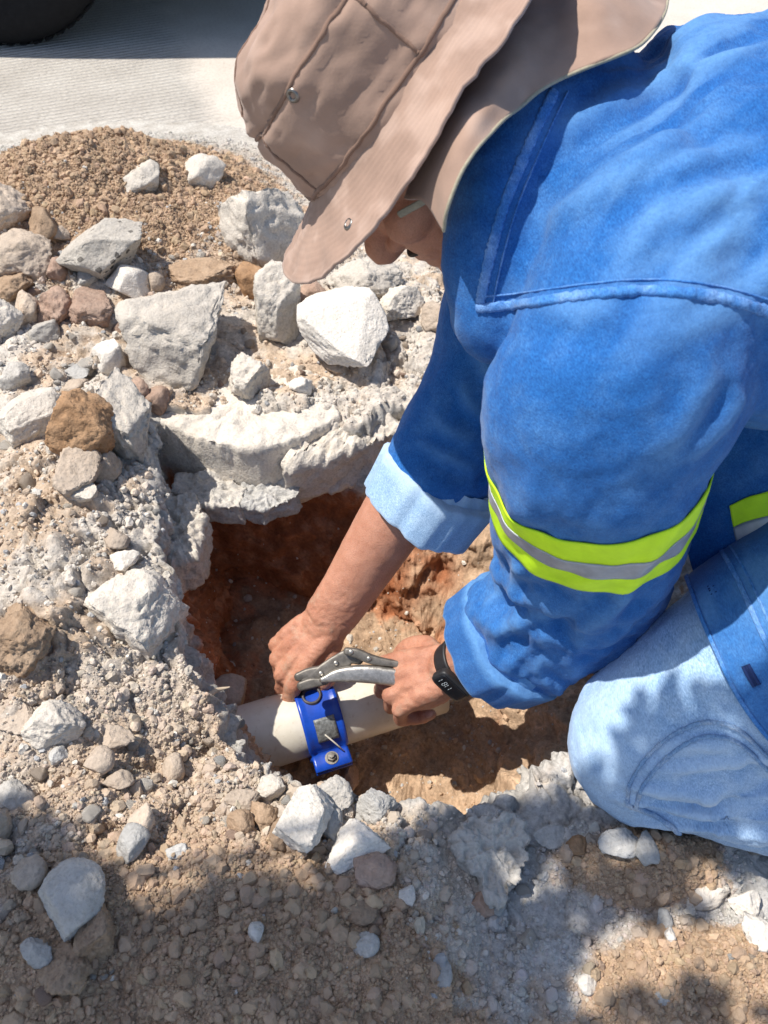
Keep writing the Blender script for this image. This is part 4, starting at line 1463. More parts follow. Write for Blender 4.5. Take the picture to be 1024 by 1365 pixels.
# ---- boots
for an, dr in ((AN_L, V3([1, -.06, 0])), (AN_R, V3([1, -.05, 0]))):
    dr = dr / np.linalg.norm(dr)
    parts = [tube_geo([an - dr * .03, an + dr * .05, an + dr * .10 + V3([0, 0, .0])], [.048, .05, .046], ref=(0, 0, 1), n=12),
             tube_geo([an + dr * .09 + V3([0, 0, .01]), an + dr * .12 + V3([0, 0, -.03]), an + dr * .10 + V3([0, 0, .055])], [.045, .042, .04], ref=dr, n=14),
             tube_geo([an + dr * .10 + V3([0, 0, .03]), an + dr * .02 + V3([0, 0, -.032]) + dr * .11], [.042, .04], ref=dr, n=10)]
    b_ = link('boot', remesh(parts, .006, 4), M_BLACK, man)

# ---- shirt
def build_shirt():
    tor = tube_geo([V3([.175, .64, .450]), V3([.205, .635, .442]), V3([.26, .63, .438]), V3([.42, .62, .435]), V3([.60, .60, .42]), V3([.74, .60, .39])],
                   [(.080, .12), (.108, .180), (.122, .205), (.130, .200), (.135, .205), (.14, .215)], ref=(0, 0, 1), n=40, seg=48, power=2.3)
    nl = tube_geo([SH_L + V3([.03, .06, .015]), SH_L + V3([.012, -.004, -.035]), V3(P(797, 560, .61)), V3(P(796, 660, .675)), V3(P(768, 780, .795)), V3(P(704, 842, .85))],
                  [(.085, .088), (.088, .092), (.080, .086), (.073, .081), (.069, .076), (.062, .066)], ref=(0, 1, .3), n=44, seg=40)
    nr_ = tube_geo([SH_R + V3([.02, -.06, .0]), SH_R + V3([.0, .0, -.04]), (SH_R + EL_R) / 2 + V3([-.01, 0, 0]), EL_R + V3([0, 0, .01]), V3(P(578, 640, .925))],
                   [(.08, .085), (.082, .085), (.074, .076), (.069, .071), (.062, .064)], ref=(1, 0, .2), n=36, seg=36)
    # cloth stretched over the front of the near shoulder
    fr = tube_geo([V3(P(684, 230, .645)), V3(P(670, 330, .64)), V3(P(676, 420, .655))], [.044, .047, .044], ref=(0, 1, 0), n=14)
    col_ = tube_geo([V3(P(668, 250, .62)), V3(P(710, 180, .63)), V3(P(790, 125, .68))], [.035, .04, .04], ref=(0, 0, 1), n=16)
    me = remesh([tor, nl, nr_, fr, col_], .0040, 14, .5)
    co = coords(me); nr = normals(me)
    axA, axB = SH_L, EL_L
    ax = (axB - axA) / np.linalg.norm(axB - axA)
    s = (co - axA) @ ax
    arm = sstep(.03, .10, s) * sstep(.62, .52, co[:, 1])
    elbow = np.exp(-((s - .33) / .10) ** 2) * arm
    th = np.arctan2(co[:, 0] - .17, -(co[:, 1] - .45))
    d = .0060 * fbm(co * V3([9, 9, 7]), 3, 21)
    d += arm * .0075 * fbm(np.c_[th * 1.4, s * 9 + th * .9, np.zeros(len(co))], 3, 23)
    d += elbow * .0085 * np.sin(s * 88 + th * 1.8 + 2.6 * fbm(co * 9, 2, 24)) * sstep(-.5, .4, perlin(co * 8, 25))
    # soft drapes over the back, running away from the near shoulder
    back = sstep(.44, .50, co[:, 2]) * sstep(.10, .2, co[:, 0])
    q = (co[:, 0] - .10) * .55 - (co[:, 1] - .45) * .85
    q2 = (co[:, 0] - .10) * .85 + (co[:, 1] - .45) * .55
    fold = fbm(np.c_[q * 24, q2 * 5, co[:, 2] * 3], 3, 33)
    d += back * .0065 * fold
    u1 = th * .085; u2 = s
    cr = ridged(np.c_[(u1 * .8 + u2 * .6) * 16, (u2 * .8 - u1 * .6) * 34, 0 * s], 3, 47, .5)
    d += arm * .0030 * np.clip(cr, -1.2, 1.2) * (.35 + elbow)
    d -= arm * sstep(.10, .02, np.abs(s - .02)) * .0
    sh_ = back * ridged(np.c_[q * 34, q2 * 7, 0 * q], 3, 48)
    d += .0022 * sh_
    d += .0009 * fbm(co * 70, 3, 41)
    wear = back * sstep(.15, .6, fold) * .75 + elbow * .25 * sstep(.1, .6, fbm(co * 30, 3, 44)) + arm * .18 * sstep(.5, 1.3, cr) + .25 * sstep(.35, .8, fbm(co * 16, 3, 45))  # pale back streaks mix faded cloth with painted sun dapples
    co2 = co + nr * d[:, None]
    set_coords(me, co2)
    bv, n2 = bvh_of(me), normals(me)
    for pix, dp, sg in (([(642, 628), (672, 655), (712, 676), (752, 684)], .0060, .0085), ([(640, 560), (660, 600), (694, 636)], .0050, .009), ([(985, 500), (948, 560), (900, 610)], .0060, .010), ([(930, 470), (900, 540), (850, 600)], .0035, .011),
                        ([(640, 775), (690, 752), (745, 748), (800, 752)], .0065, .0085), ([(640, 820), (700, 792), (770, 782), (850, 760)], .0060, .0085), ([(868, 730), (812, 790), (742, 842)], .0055, .009), ([(660, 860), (720, 838), (790, 822)], .0045, .008), ([(690, 800), (700, 770), (690, 740)], .0035, .007),
                        ([(690, 345), (790, 278), (890, 212), (1010, 160)], .0055, .013), ([(750, 318), (860, 258), (960, 226), (1030, 215)], .0050, .012), ([(830, 372), (920, 318), (1030, 262)], .0055, .013), ([(705, 250), (770, 195), (850, 140), (940, 105)], .0050, .012), ([(880, 118), (950, 96), (1030, 84)], .0045, .010), ([(900, 385), (960, 355), (1030, 330)], .004, .011),
                        ([(618, 470), (640, 512), (648, 552)], .0050, .009), ([(700, 430), (760, 445), (830, 440)], .0028, .010), ([(560, 560), (590, 588), (630, 600)], .0045, .008), ([(600, 510), (612, 545), (640, 570)], .0045, .008), ([(548, 600), (590, 622), (632, 640)], .004, .007)):
        crease(co2, n2, bv, pix, dp * .8, sg, wear)
    set_coords(me, co2)
    fattr(me, 'wear', np.clip(wear, 0, .85))
    return me


sme = build_shirt()
shirt = link('shirt', sme, M_DENIM, man)
sb = bvh_of(sme)


def add_seam(pix, width, height, mat=M_SEAM, n=110, wob=.3, lift=.0003, name='seam'):
    p, k = on_surface(sb, pix, n)
    if len(p) < 5: return None
    v, f = strip_geo(p, k, width, height, lift, wob)
    me = raw_mesh(name, v, f)
    return link(name, me, mat, shirt)


ARMHOLE = [(600, 447), (613, 425), (636, 411), (700, 405), (780, 394), (860, 388), (940, 394), (1000, 408), (1060, 425)]
add_seam(ARMHOLE[2:], .0075, .0026)
add_seam([(x + 2, y - 15) for x, y in ARMHOLE[2:]], .0014, .0009, M_SEAM)
YOKE = [(640, 405), (648, 365), (659, 320), (674, 270), (694, 220), (716, 170), (740, 120)]
add_seam(YOKE, .0080, .0009, M_SEAM)
add_seam([(x + 17, y + 2) for x, y in YOKE], .0014, .0009, M_SEAM)


# near sleeve tape: three rings that follow the sleeve
AXL = smooth_path([SH_L + V3([.012, -.004, -.035]), V3(P(797, 560, .61)), V3(P(796, 660, .675)), V3(P(765, 780, .795)), V3(P(690, 856, .865))], np.zeros(5), 200)[0]


def tape_ring(axis, s0, s1, tiltv, lift, nth=110, ns=8, arc=(0, 2 * math.pi), bv=None):
    """ring strip on a sleeve between two distances along its axis, slanted by tiltv"""
    L = np.concatenate([[0], np.cumsum(np.linalg.norm(np.diff(axis, axis=0), axis=1))])
    th = np.linspace(arc[0], arc[1], nth, endpoint=False)
    g = np.zeros((nth, ns, 3))
    for i, t_ in enumerate(th):
        for j, s_ in enumerate(np.linspace(s0, s1, ns)):
            sl = s_ + tiltv[0] * math.cos(t_) + tiltv[1] * math.sin(t_) + .0015 * math.sin(3 * t_ + 1) + .001 * math.sin(5 * t_)
            c = V3([np.interp(sl, L, axis[:, k]) for k in range(3)])
            c2 = V3([np.interp(sl + .01, L, axis[:, k]) for k in range(3)])
            T = c2 - c; T /= np.linalg.norm(T)
            X = V3([1.0, 0, 0]); X = X - T * (X @ T); X /= np.linalg.norm(X)
            Y = np.cross(T, X)
            d = X * math.cos(t_) + Y * math.sin(t_)
            h = bv.ray_cast(Vector(c), Vector(d), .125)
            r = .075 if h[0] is None else (Vector(h[0]) - Vector(c)).length
            g[i, j] = c + d * (r + lift)
    for _ in range(2):
        g = .25 * np.roll(g, 1, 0) + .5 * g + .25 * np.roll(g, -1, 0)
    return g


def tape(axis, s0, widths, tiltv, bv, parent, lift=.0015):
    s = s0
    for w, nm, mt in zip(widths, ('neon_stripe', 'reflective_stripe', 'neon_stripe'), (M_NEON, M_REFL, M_NEON)):
        g = tape_ring(axis, s, s + w - .0003, tiltv, lift + (.0006 if mt is M_REFL else 0), bv=bv)
        v, f = sheet_geo(g, .0012, True)
        link(nm, raw_mesh(nm, v, f), mt, parent)
        s += w


TAPE_S = .071
tape(AXL, TAPE_S, (.0275, .0195, .0245), (.0, .012), sb, shirt)


# cuffs: rolled open rings
def cuff(center, axis_dir, r0, r1, length, mat_out, name, flare=.0, seed=0, yscale=1.0, ref=(0, 1, 0)):
    """rolled sleeve end: outer turn-up, rounded lip, inner lining"""
    T = axis_dir / np.linalg.norm(axis_dir)
    X = V3(ref, float) if not isinstance(ref, np.ndarray) else ref
    X = X - T * (X @ T); X /= np.linalg.norm(X)
    Y = np.cross(T, X)
    th = np.linspace(0, 2 * math.pi, 96, endpoint=False)
    prof = [(-.80, -.014), (-.62, -.009), (-.56, -.004), (-.52, .0030), (-.46, .0048), (-.2, .0045), (.15, .0040), (.42, .0042), (.49, .0038), (.52, .0015), (.50, -.0010), (.44, -.002), (.1, -.0028), (-.5, -.004), (-.8, -.008)]
    g = np.zeros((len(th), len(prof), 3))
    for i, t_ in enumerate(th):
        ww = fbm(np.array([[math.cos(t_) * 1.6, math.sin(t_) * 1.6, seed * 3.1]]), 3, 3)[0]
        sw = .006 * ww
        for j, (a, b) in enumerate(prof):
            r = r0 + (r1 - r0) * (a + .5) + b + .0022 * math.sin(9 * t_ + 5 * ww) * .6 + .0045 * ww * (.6 + a * .5)
            g[i, j] = center + T * (a * length + sw * .7) + (X * math.cos(t_) + Y * math.sin(t_) * yscale) * r
    n, m, _ = g.shape
    V = g.reshape(-1, 3)
    F = [(i * m + j, i * m + j + 1, ((i + 1) % n) * m + j + 1, ((i + 1) % n) * m + j) for i in range(n) for j in range(m - 1)]
    me = raw_mesh(name, V, F)
    fattr(me, 'wear', np.clip(np.tile([1 if abs(a) > .44 else .15 for a, b in prof], n), 0, 1))
    return link(name, me, mat_out, shirt)


cL = V3(P(676, 856, .878)); dL = V3(P(612, 884, .92)) - V3(P(735, 812, .82))
cuffL = cuff(cL, dL, .0690, .0650, .046, M_DENIM, 'cuff', seed=2)
cR = V3(P(570, 664, .940)); dR = WR_R - EL_R + V3([.02, .02, -.0])
cuffR = cuff(cR, dR, .0690, .0660, .054, M_DENIM_IN, 'cuff', seed=5)
cuffR['label'] = 'pale turned up cuff of the far sleeve'
# pale button tab on the far cuff
p = [V3(P(622, 690, .895)), V3(P(640, 686, .885)), V3(P(655, 682, .885))]

# front of the shirt hanging below the chest, with its own tape
PT = patch([[P(880, 590, .735), P(940, 570, .71), P(1000, 556, .69), P(1080, 540, .67)],
            [P(896, 650, .745), P(950, 640, .72), P(1005, 622, .70), P(1085, 600, .68)],
            [P(912, 715, .755), P(962, 700, .73), P(1012, 682, .705), P(1090, 660, .685)],
            [P(936, 800, .765), P(985, 780, .735), P(1030, 760, .71), P(1095, 740, .69)]], 50, 50)
PT = PT + (np.array([0, -1, .3]) * (.004 * fbm(PT.reshape(-1, 3) * V3([20, 10, 6]), 3, 61)).reshape(50, 50, 1))
v, f = sheet_geo(PT, .003)
me = raw_mesh('shirt_front', v, f)
fattr(me, 'wear', np.clip(.3 * sstep(.2, .7, fbm(v * 20, 3, 5)), 0, 1))
link('shirt_front', me, M_DENIM, shirt)
off = np.cross(np.gradient(PT, axis=0), np.gradient(PT, axis=1))
off /= np.linalg.norm(off, axis=2)[..., None]
if (off * (PT - CPOS)).sum() > 0: off = -off
sub = PT + off * .0032
for (r0, r1, c0), nm, mt in zip([(27, 35, 22), (34.6, 41, 22), (40.6, 46, 22)], ('neon_stripe', 'reflective_stripe', 'neon_stripe'), (M_NEON, M_REFL, M_NEON)):
    rowsel = np.linspace(r0, r1, 8)
    g = np.array([[V3([np.interp(rr, np.arange(50), sub[:, c, k]) for k in range(3)]) for c in range(c0, 50)] for rr in rowsel])
    if mt is M_REFL: g = g + off[40, 30] * .0006
    v, f = sheet_geo(g, .0012)
    link(nm, raw_mesh(nm, v, f), mt, shirt)

# tail of the shirt lying on the near thigh
TH = smooth_path([KN_L + V3([.02, .008, .018]), HIP_L * .55 + KN_L * .45 + V3([-.005, 0, .012]), HIP_L + V3([.05, .04, 0])], np.zeros(3), 120)[0]
LT = np.concatenate([[0], np.cumsum(np.linalg.norm(np.diff(TH, axis=0), axis=1))])


def thigh_pt(s_, t_, lift):
    c = V3([np.interp(s_, LT, TH[:, k]) for k in range(3)])
    c2 = V3([np.interp(s_ + .01, LT, TH[:, k]) for k in range(3)])
    T = c2 - c; T /= np.linalg.norm(T)
    X = V3([0, 0, 1.0]); X = X - T * (X @ T); X /= np.linalg.norm(X)
    Y = np.cross(X, T)
    d = X * math.cos(t_) + Y * math.sin(t_)
    h = jb.ray_cast(Vector(c), Vector(d), .2)
    r = .11 if h[0] is None else (h[0] - Vector(c)).length
    return c + d * (r + lift), d


def hem_s(t_): return .088 + .020 * t_ * .5 + .004 * math.sin(3 * t_)


def thigh_sheet(t0, t1, f0, f1, lift, nt_, ns_, thick, name, mat, w=None, noise_amp=.003):
    g = np.zeros((nt_, ns_, 3))
    for i, t_ in enumerate(np.linspace(t0, t1, nt_)):
        a, b = f0(t_), f1(t_)
        for j in range(ns_):
            s_ = a + (b - a) * j / (ns_ - 1)
            nz = .004 * math.sin(s_ * 60 + t_ * 2) * .4
            q = fbm(np.array([[s_ * 16, t_ * 2.2, 3.3]]), 3, 70)[0]
            g[i, j], _ = thigh_pt(s_, t_, lift + noise_amp * q + nz + .004)
    for _ in range(3):
        g[1:-1] = .25 * g[:-2] + .5 * g[1:-1] + .25 * g[2:]
        g[:, 1:-1] = .25 * g[:, :-2] + .5 * g[:, 1:-1] + .25 * g[:, 2:]
    v, f = sheet_geo(g, thick)
    me = raw_mesh(name, v, f)
    if w is not None: fattr(me, 'wear', w(v, nt_, ns_))
    return link(name, me, mat, shirt), g


_tt, tg = thigh_sheet(-1.5, 1.9, hem_s, lambda t: .50, .004, 60, 64, .0035, 'shirt_tail', M_DENIM, lambda v, a, b: np.clip(.2 + .75 * sstep(.0, .6, fbm(v * 15, 3, 3)) + np.tile(np.r_[[.7], np.zeros(b - 1)], 2 * a), 0, 1))
thigh_sheet(-1.5, 1.9, lambda t: hem_s(t) + .0005, lambda t: hem_s(t) + .0035, .0062, 60, 5, .0016, 'hem', M_SEAM)
thigh_sheet(-1.5, 1.9, lambda t: hem_s(t) + .036, lambda t: hem_s(t) + .0395, .0060, 60, 5, .0018, 'seam', M_SEAM)
thigh_sheet(-1.5, 1.9, lambda t: hem_s(t) + .0445, lambda t: hem_s(t) + .0460, .0060, 60, 5, .0012, 'seam', M_SEAM)
tb = BVHTree.FromPolygons(tg.reshape(-1, 3).tolist(), [(i * 64 + j, i * 64 + j + 1, (i + 1) * 64 + j + 1, (i + 1) * 64 + j) for i in range(59) for j in range(63)])
def to_px(p):
    v = V3(p) - CPOS
    t = v @ FWD
    return CX + FPX * v[0] / t, CY - FPX * (v @ UPV) / t


for tx, ty in ((971, 915), (926, 800)):
    best = min(np.linspace(-1.4, 1.8, 160), key=lambda q: math.hypot(*(V3(to_px(thigh_pt(hem_s(q) + .018, q, .006)[0])) - V3([tx, ty]))))
    p = V3([thigh_pt(hem_s(best + o_) + .018 + .0 * o_, best + o_, .0065)[0] for o_ in np.linspace(-.085, .085, 14)])
    n = V3([thigh_pt(hem_s(best) + .018, best + o_, .0065)[1] for o_ in np.linspace(-.085, .085, 14)])
    V, F = [], []
    for sgn in (-1, 1):
        T = np.gradient(p, axis=0); T /= np.linalg.norm(T, axis=1)[:, None]
        B = np.cross(T, n)
        V.append(strip_geo(p + B * .0021 * sgn, n, .0030, .0022, .0018, .3))
    V.append(strip_geo(p, n, .0030, .0010, .0014, .0))
    v, f = join_geo(V)
    link('buttonhole', raw_mesh('buttonhole', v, f), plain('dark blue thread', (.01, .03, .12), .9) if 'dark blue thread' not in bpy.data.materials else bpy.data.materials['dark blue thread'], shirt)

# ---- the hat
CR_A, CR_B, CR_H = .110, .098, .108


def hat_grid(kind, nth=180):
    th = np.linspace(0, 2 * math.pi, nth, endpoint=False)
    if kind == 'crown':
        prof = [(1.0, -.012), (1.0, 0.0), (.99, .02), (.97, .040), (.94, .058), (.90, .071), (.83, .082), (.72, .090), (.57, .095), (.4, .098), (.2, .099), (.02, .099)]
        k = np.array(prof)
        u = np.linspace(0, len(k) - 1, 64)
        rr, hh = np.interp(u, np.arange(len(k)), k[:, 0]), np.interp(u, np.arange(len(k)), k[:, 1])
        g = np.zeros((nth, 64, 3))
        for j in range(64):
            g[:, j] = np.stack([np.cos(th) * CR_A * rr[j], np.sin(th) * CR_B * rr[j], np.full(nth, hh[j])], 1)
    else:
        g = np.zeros((nth, 40, 3))
        fr = np.clip(np.cos(th), 0, 1) ** 1.5
        bk = np.clip(-np.cos(th), 0, 1)
        wid = .054 + .010 * fr - .004 * bk
        slope = np.radians(48 - 28 * fr + 8 * bk)
        for j in range(40):
            q = j / 39 * 1.0
            rad = wid * q * np.cos(slope) * (1 + .15 * q)
            z = -wid * q * np.sin(slope) * (1 - .18 * q) - .003
            g[:, j] = np.stack([np.cos(th) * (CR_A + .001 + rad), np.sin(th) * (CR_B + .001 + rad * .95), z], 1)
    return th, g


def to_world(g):
    s = g.shape
    q = g.reshape(-1, 3)
    return (HB + q[:, :1] * HF + q[:, 1:2] * HR + q[:, 2:3] * HU).reshape(s)


hat = empty('hat', tuple(HB), '', '')
del hat['label'], hat['category']
hat.parent = man
hat.matrix_parent_inverse = man.matrix_world.inverted()
hat.matrix_basis = Matrix.Translation(HB)
HATM = Matrix.Translation(HB)


def hat_part(name, v, f, mat, wear=None):
    me = raw_mesh(name, np.asarray(v) - HB, f)
    if wear is not None: fattr(me, 'wear', wear)
    o = bpy.data.objects.new(name, me)
    COL.objects.link(o)
    me.materials.append(mat)
    o.parent = hat
    return o


th, g = hat_grid('crown')
q = g.reshape(-1, 3)
nrm = q / np.linalg.norm(q, axis=1)[:, None]
dd = .0042 * fbm(q * V3([14, 14, 24]), 3, 81) + .0024 * ridged(q * V3([20, 20, 36]), 3, 83) - .0010 * np.abs(np.sin(np.tile(np.linspace(0, 1, 64), 180) * 40)) * 0
dd -= .0030 * np.exp(-((q[:, 2] - .060) / .004) ** 2)            # seam groove under the top panel
g = (q + nrm * dd[:, None]).reshape(g.shape)
cg = to_world(g)
v, f = sheet_geo(cg, .002, True)
hat_part('crown', v, f, M_HAT, np.clip(np.r_[sstep(.2, .8, fbm(q * 22, 3, 85)), sstep(.2, .8, fbm(q * 22, 3, 85))] * .7, 0, 1))
th, g = hat_grid('brim')
q = g.reshape(-1, 3)
jj = np.tile(np.arange(40), len(th))
tt = np.repeat(th, 40)
wv = (jj / 39.0)
dz = .006 * wv * np.sin(3 * tt + 1.0) + .0022 * wv * fbm(q * 26, 3, 91) + .00022 * np.sin(wv * 2 * math.pi * 12 + .8 * fbm(q * 30, 2, 94)) * (wv > .12) + .0014 * fbm(np.c_[tt * 9, wv * 1.2, 0 * tt], 3, 96) * wv + .0012 * fbm(q * 70, 2, 98) * wv
q = q + np.array([0, 0, 1.0]) * dz[:, None]
bgd = to_world(q.reshape(g.shape))
v, f = sheet_geo(bgd, .0028, True)
wr = np.clip(sstep(.0, .7, fbm(q * V3([40, 40, 12]), 3, 93)) * .9 + (jj > 37) * .4, 0, 1)
hat_part('brim', v, f, M_HAT, np.r_[wr, wr])
hb_v, hb_f = join_geo([(cg.reshape(-1, 3), [(i * 64 + j, i * 64 + j + 1, ((i + 1) % 180) * 64 + j + 1, ((i + 1) % 180) * 64 + j) for i in range(180) for j in range(63)]),
                       (bgd.reshape(-1, 3), [(i * 40 + j, i * 40 + j + 1, ((i + 1) % 180) * 40 + j + 1, ((i + 1) % 180) * 40 + j) for i in range(180) for j in range(39)])])
hbv = BVHTree.FromPolygons(hb_v.tolist(), hb_f)


def local_line(pts, bv, n, width, height, mat, name):
    """seam on the hat along points given in hat axes"""
    w = [HB + HF * a + HR * b + HU * c for a, b, c in pts]
    path = smooth_path(w, np.zeros(len(w)), n)[0]
    P_, N_ = [], []
    ctr = HB + HU * .03
    for p in path:
        h = bv.find_nearest(Vector(p))
        k = V3(h[1])
        if k @ (V3(h[0]) - ctr) < 0: k = -k
        P_.append(V3(h[0])); N_.append(k)
    v, f = strip_geo(V3(P_), V3(N_), width, height, .0008, .25)
    hat_part(name, v, f, mat)


for a0, lst in ((0, [(math.cos(t) * CR_A * 1.0, math.sin(t) * CR_B * 1.0, .002) for t in np.linspace(-2.9, .6, 24)]),
                (1, [(math.cos(t) * CR_A * .935, math.sin(t) * CR_B * .935, .060) for t in np.linspace(-2.9, .6, 24)])):
    local_line(lst, hbv, 120, .0034, .0016, M_HATIN, 'seam')
for t in (-.62, -1.9):
    local_line([(math.cos(t) * CR_A * r, math.sin(t) * CR_B * r, z) for r, z in ((1, .004), (.98, .025), (.955, .045), (.93, .060))], hbv, 40, .003, .0015, M_HATIN, 'seam')
local_line([(.10 * s, -.02 - .02 * s, .099 - .03 * max(0, s - .6)) for s in np.linspace(-.9, .95, 12)], hbv, 70, .003, .0014, M_HATIN, 'seam')
for px, py in ((391, 127), (466, 299)):
    h, k = cast(hbv, px, py)
    if h is None: continue
    if k @ (h - CPOS) > 0: k = -k
    X = np.cross(k, V3([0, 0, 1.0])); X /= np.linalg.norm(X); Y = np.cross(k, X)
    t_ = np.linspace(0, 2 * math.pi, 28, endpoint=False)
    prof = [(.0018, -.001), (.0022, .0014), (.0034, .0022), (.0048, .0016), (.0054, .0)]
    V = np.concatenate([h + k * z + (np.outer(np.cos(t_), X) + np.outer(np.sin(t_), Y)) * r for r, z in prof])
    F = [(j * 28 + i, j * 28 + (i + 1) % 28, (j + 1) * 28 + (i + 1) % 28, (j + 1) * 28 + i) for j in range(4) for i in range(28)]
    hat_part('eyelet', V, F, M_BRASS)
# neck flap
FL = patch([[P(540, 262, .615), P(564, 266, .588), P(592, 306, .574)],
            [P(572, 180, .615), P(588, 205, .566), P(597, 276, .558)],
            [P(610, 90, .620), P(624, 150, .556), P(620, 222, .548)],
            [P(650, 20, .635), P(672, 85, .566), P(664, 168, .555)],
            [P(712, -20, .635), P(735, 40, .598), P(738, 112, .582)],
            [P(745, -70, .690), P(790, -10, .605), P(850, 62, .590)],
            [P(765, -100, .740), P(820, -50, .67), P(890, 5, .645)],
            [P(770, -110, .800), P(820, -70, .77), P(880, -30, .76)]], 90, 44)
sh = FL.shape
FL = FL + (fbm(FL.reshape(-1, 3) * 16, 3, 95) * .004).reshape(sh[0], sh[1], 1) * V3([0, -.4, .9])
v, f = sheet_geo(FL, .0022)
hat_part('neck_flap', v, f, M_HAT, np.clip(np.tile(sstep(.1, .8, fbm(FL.reshape(-1, 3) * 20, 3, 97)), 2), 0, 1))
ed = FL[:, -1]
v, f = tube_geo([ed[i] for i in range(0, 90, 4)], [.0014] * len(range(0, 90, 4)), ref=(0, 0.3, 1), n=120, seg=10)
hat_part('edge_trim', v, f, M_TRIM)
v, f = tube_geo([hd(.062, -.078, -.030), hd(.035, -.083, -.040), hd(.0, -.086, -.050)], [(.0030, .0008)] * 3, ref=HU, n=24, seg=10)
hat_part('chin_strap', v, f, M_TRIM)
# ------------------------------------------------------------------ water pipe, clamp, pliers, watch
PZ = -.178
PA, PB = V3(G(330, 986, PZ)), V3(G(566, 912, PZ))
PD = (PB - PA) / np.linalg.norm(PB - PA)
PR = .0435
pipe = empty('water_pipe', tuple(PA), 'white plastic water pipe crossing the pit under the blue clamp', 'pipe')
v, f = [], []
seg = 64
th = np.linspace(0, 2 * math.pi, seg, endpoint=False)
PX = np.cross(PD, V3([0, 0, 1.0])); PX /= np.linalg.norm(PX); PU = np.cross(PX, PD)
if PX[1] > 0: PX = -PX                                           # towards the camera
L0, L1 = -.16, np.linalg.norm(PB - PA) + .018
prof = [(L0, PR - .004), (L0, PR)] + [(x, PR) for x in np.linspace(L0 + .01, L1 - .002, 30)] + [(L1, PR - .001), (L1, PR - .005), (L1 - .12, PR - .005)]
V = np.concatenate([PA + PD * s + (np.outer(np.cos(th), PX) + np.outer(np.sin(th), PU)) * r for s, r in prof])
F = [(i * seg + j, i * seg + (j + 1) % seg, (i + 1) * seg + (j + 1) % seg, (i + 1) * seg + j) for i in range(len(prof) - 1) for j in range(seg)]
link('tube', raw_mesh('tube', V, F), M_PVC, pipe)

CP = V3(G(425, 957, PZ)); CP = PA + PD * np.dot(CP - PA, PD)
clamp = empty('pipe_clamp', tuple(CP), 'blue iron saddle clamp bolted round the white pipe', 'pipe clamp')


def half_band(sign, name, w=.050):
    g = []
    R0 = PR + .0045
    path = [(-.026, .0, None)]
    pts = []
    e0, e1 = -math.radians(2), math.radians(182)
    ears = .024
    zz = .0035 * sign
    pts.append((R0 + ears, zz)); pts.append((R0 + ears * .5, zz)); pts.append((R0 + .004, zz + .0005 * sign))
    for a in np.linspace(math.radians(8), math.radians(172), 26): pts.append((math.cos(a) * R0, math.sin(a) * R0 * sign))
    pts += [(-R0 - .004, zz + .0005 * sign), (-R0 - ears * .5, zz), (-R0 - ears, zz)]
    us = np.linspace(-.5, .5, 15)
    G_ = np.zeros((len(pts), 15, 3))
    for i, (a, b) in enumerate(pts):
        wide = w * (1.0 if 3 < i < len(pts) - 4 else .92)
        for j, u in enumerate(us):
            rim = .0014 * (abs(u) > .42)
            k = 1 + (rim / R0 if 3 <= i <= len(pts) - 4 else 0)
            G_[i, j] = CP + PX * a * k + PU * b * k + PD * u * wide
    v, f = sheet_geo(G_, .0042)
    return link(name, raw_mesh(name, v, f), M_BLUE, clamp)


half_band(1, 'upper_half')
half_band(-1, 'lower_half')


def lathe(c, axis, prof, n=24):
    axis = axis / np.linalg.norm(axis)
    X = np.cross(axis, V3([.3, 1, .1])); X /= np.linalg.norm(X); Y = np.cross(axis, X)
    t_ = np.linspace(0, 2 * math.pi, n, endpoint=False)
    V = np.concatenate([c + axis * z + (np.outer(np.cos(t_), X) + np.outer(np.sin(t_), Y)) * max(r, 1e-5) for r, z in prof])
    F = [(i * n + j, i * n + (j + 1) % n, (i + 1) * n + (j + 1) % n, (i + 1) * n + j) for i in range(len(prof) - 1) for j in range(n)]
    F.append(tuple(range(n))[::-1])
    F.append(tuple(range((len(prof) - 1) * n, len(prof) * n)))
    return V, F


for s in (1, -1):
    bc = CP + PX * s * (PR + .0165) + PU * .006
    v1 = lathe(bc, PU, [(.0062, 0), (.0062, .0035), (.0052, .0048), (.0, .005)], 6)
    v2 = lathe(bc, PU, [(.0085, -.0006), (.0085, .0007), (.0, .0008)], 20)
    v3 = lathe(bc, PU, [(.0032, .004), (.0032, .008), (.0, .0082)], 12)
    v4 = lathe(bc, PU, [(.0032, -.03), (.0032, .0), (.0, 0.0)], 12)
    v5 = lathe(bc - PU * .0185, PU, [(.0062, 0), (.0062, .005), (0, .0052)], 6)
    v, f = join_geo([v1, v2, v3, v4, v5])
    link('bolt', raw_mesh('bolt', v, f, False), M_STEELD, clamp)
bo = CP + PU * (PR + .003) - PX * .006 - PD * .004
v, f = lathe(bo, PU, [(.0155, -.004), (.0155, .002), (.0125, .003), (.0125, .0060), (.0118, .0070), (.0098, .0070), (.0092, .0060), (.0092, .001), (.0, .001)], 32)
link('outlet', raw_mesh('outlet', v, f), plain('dull outlet iron', (.075, .068, .075), .6, .3, 160, .4, .0008), clamp)
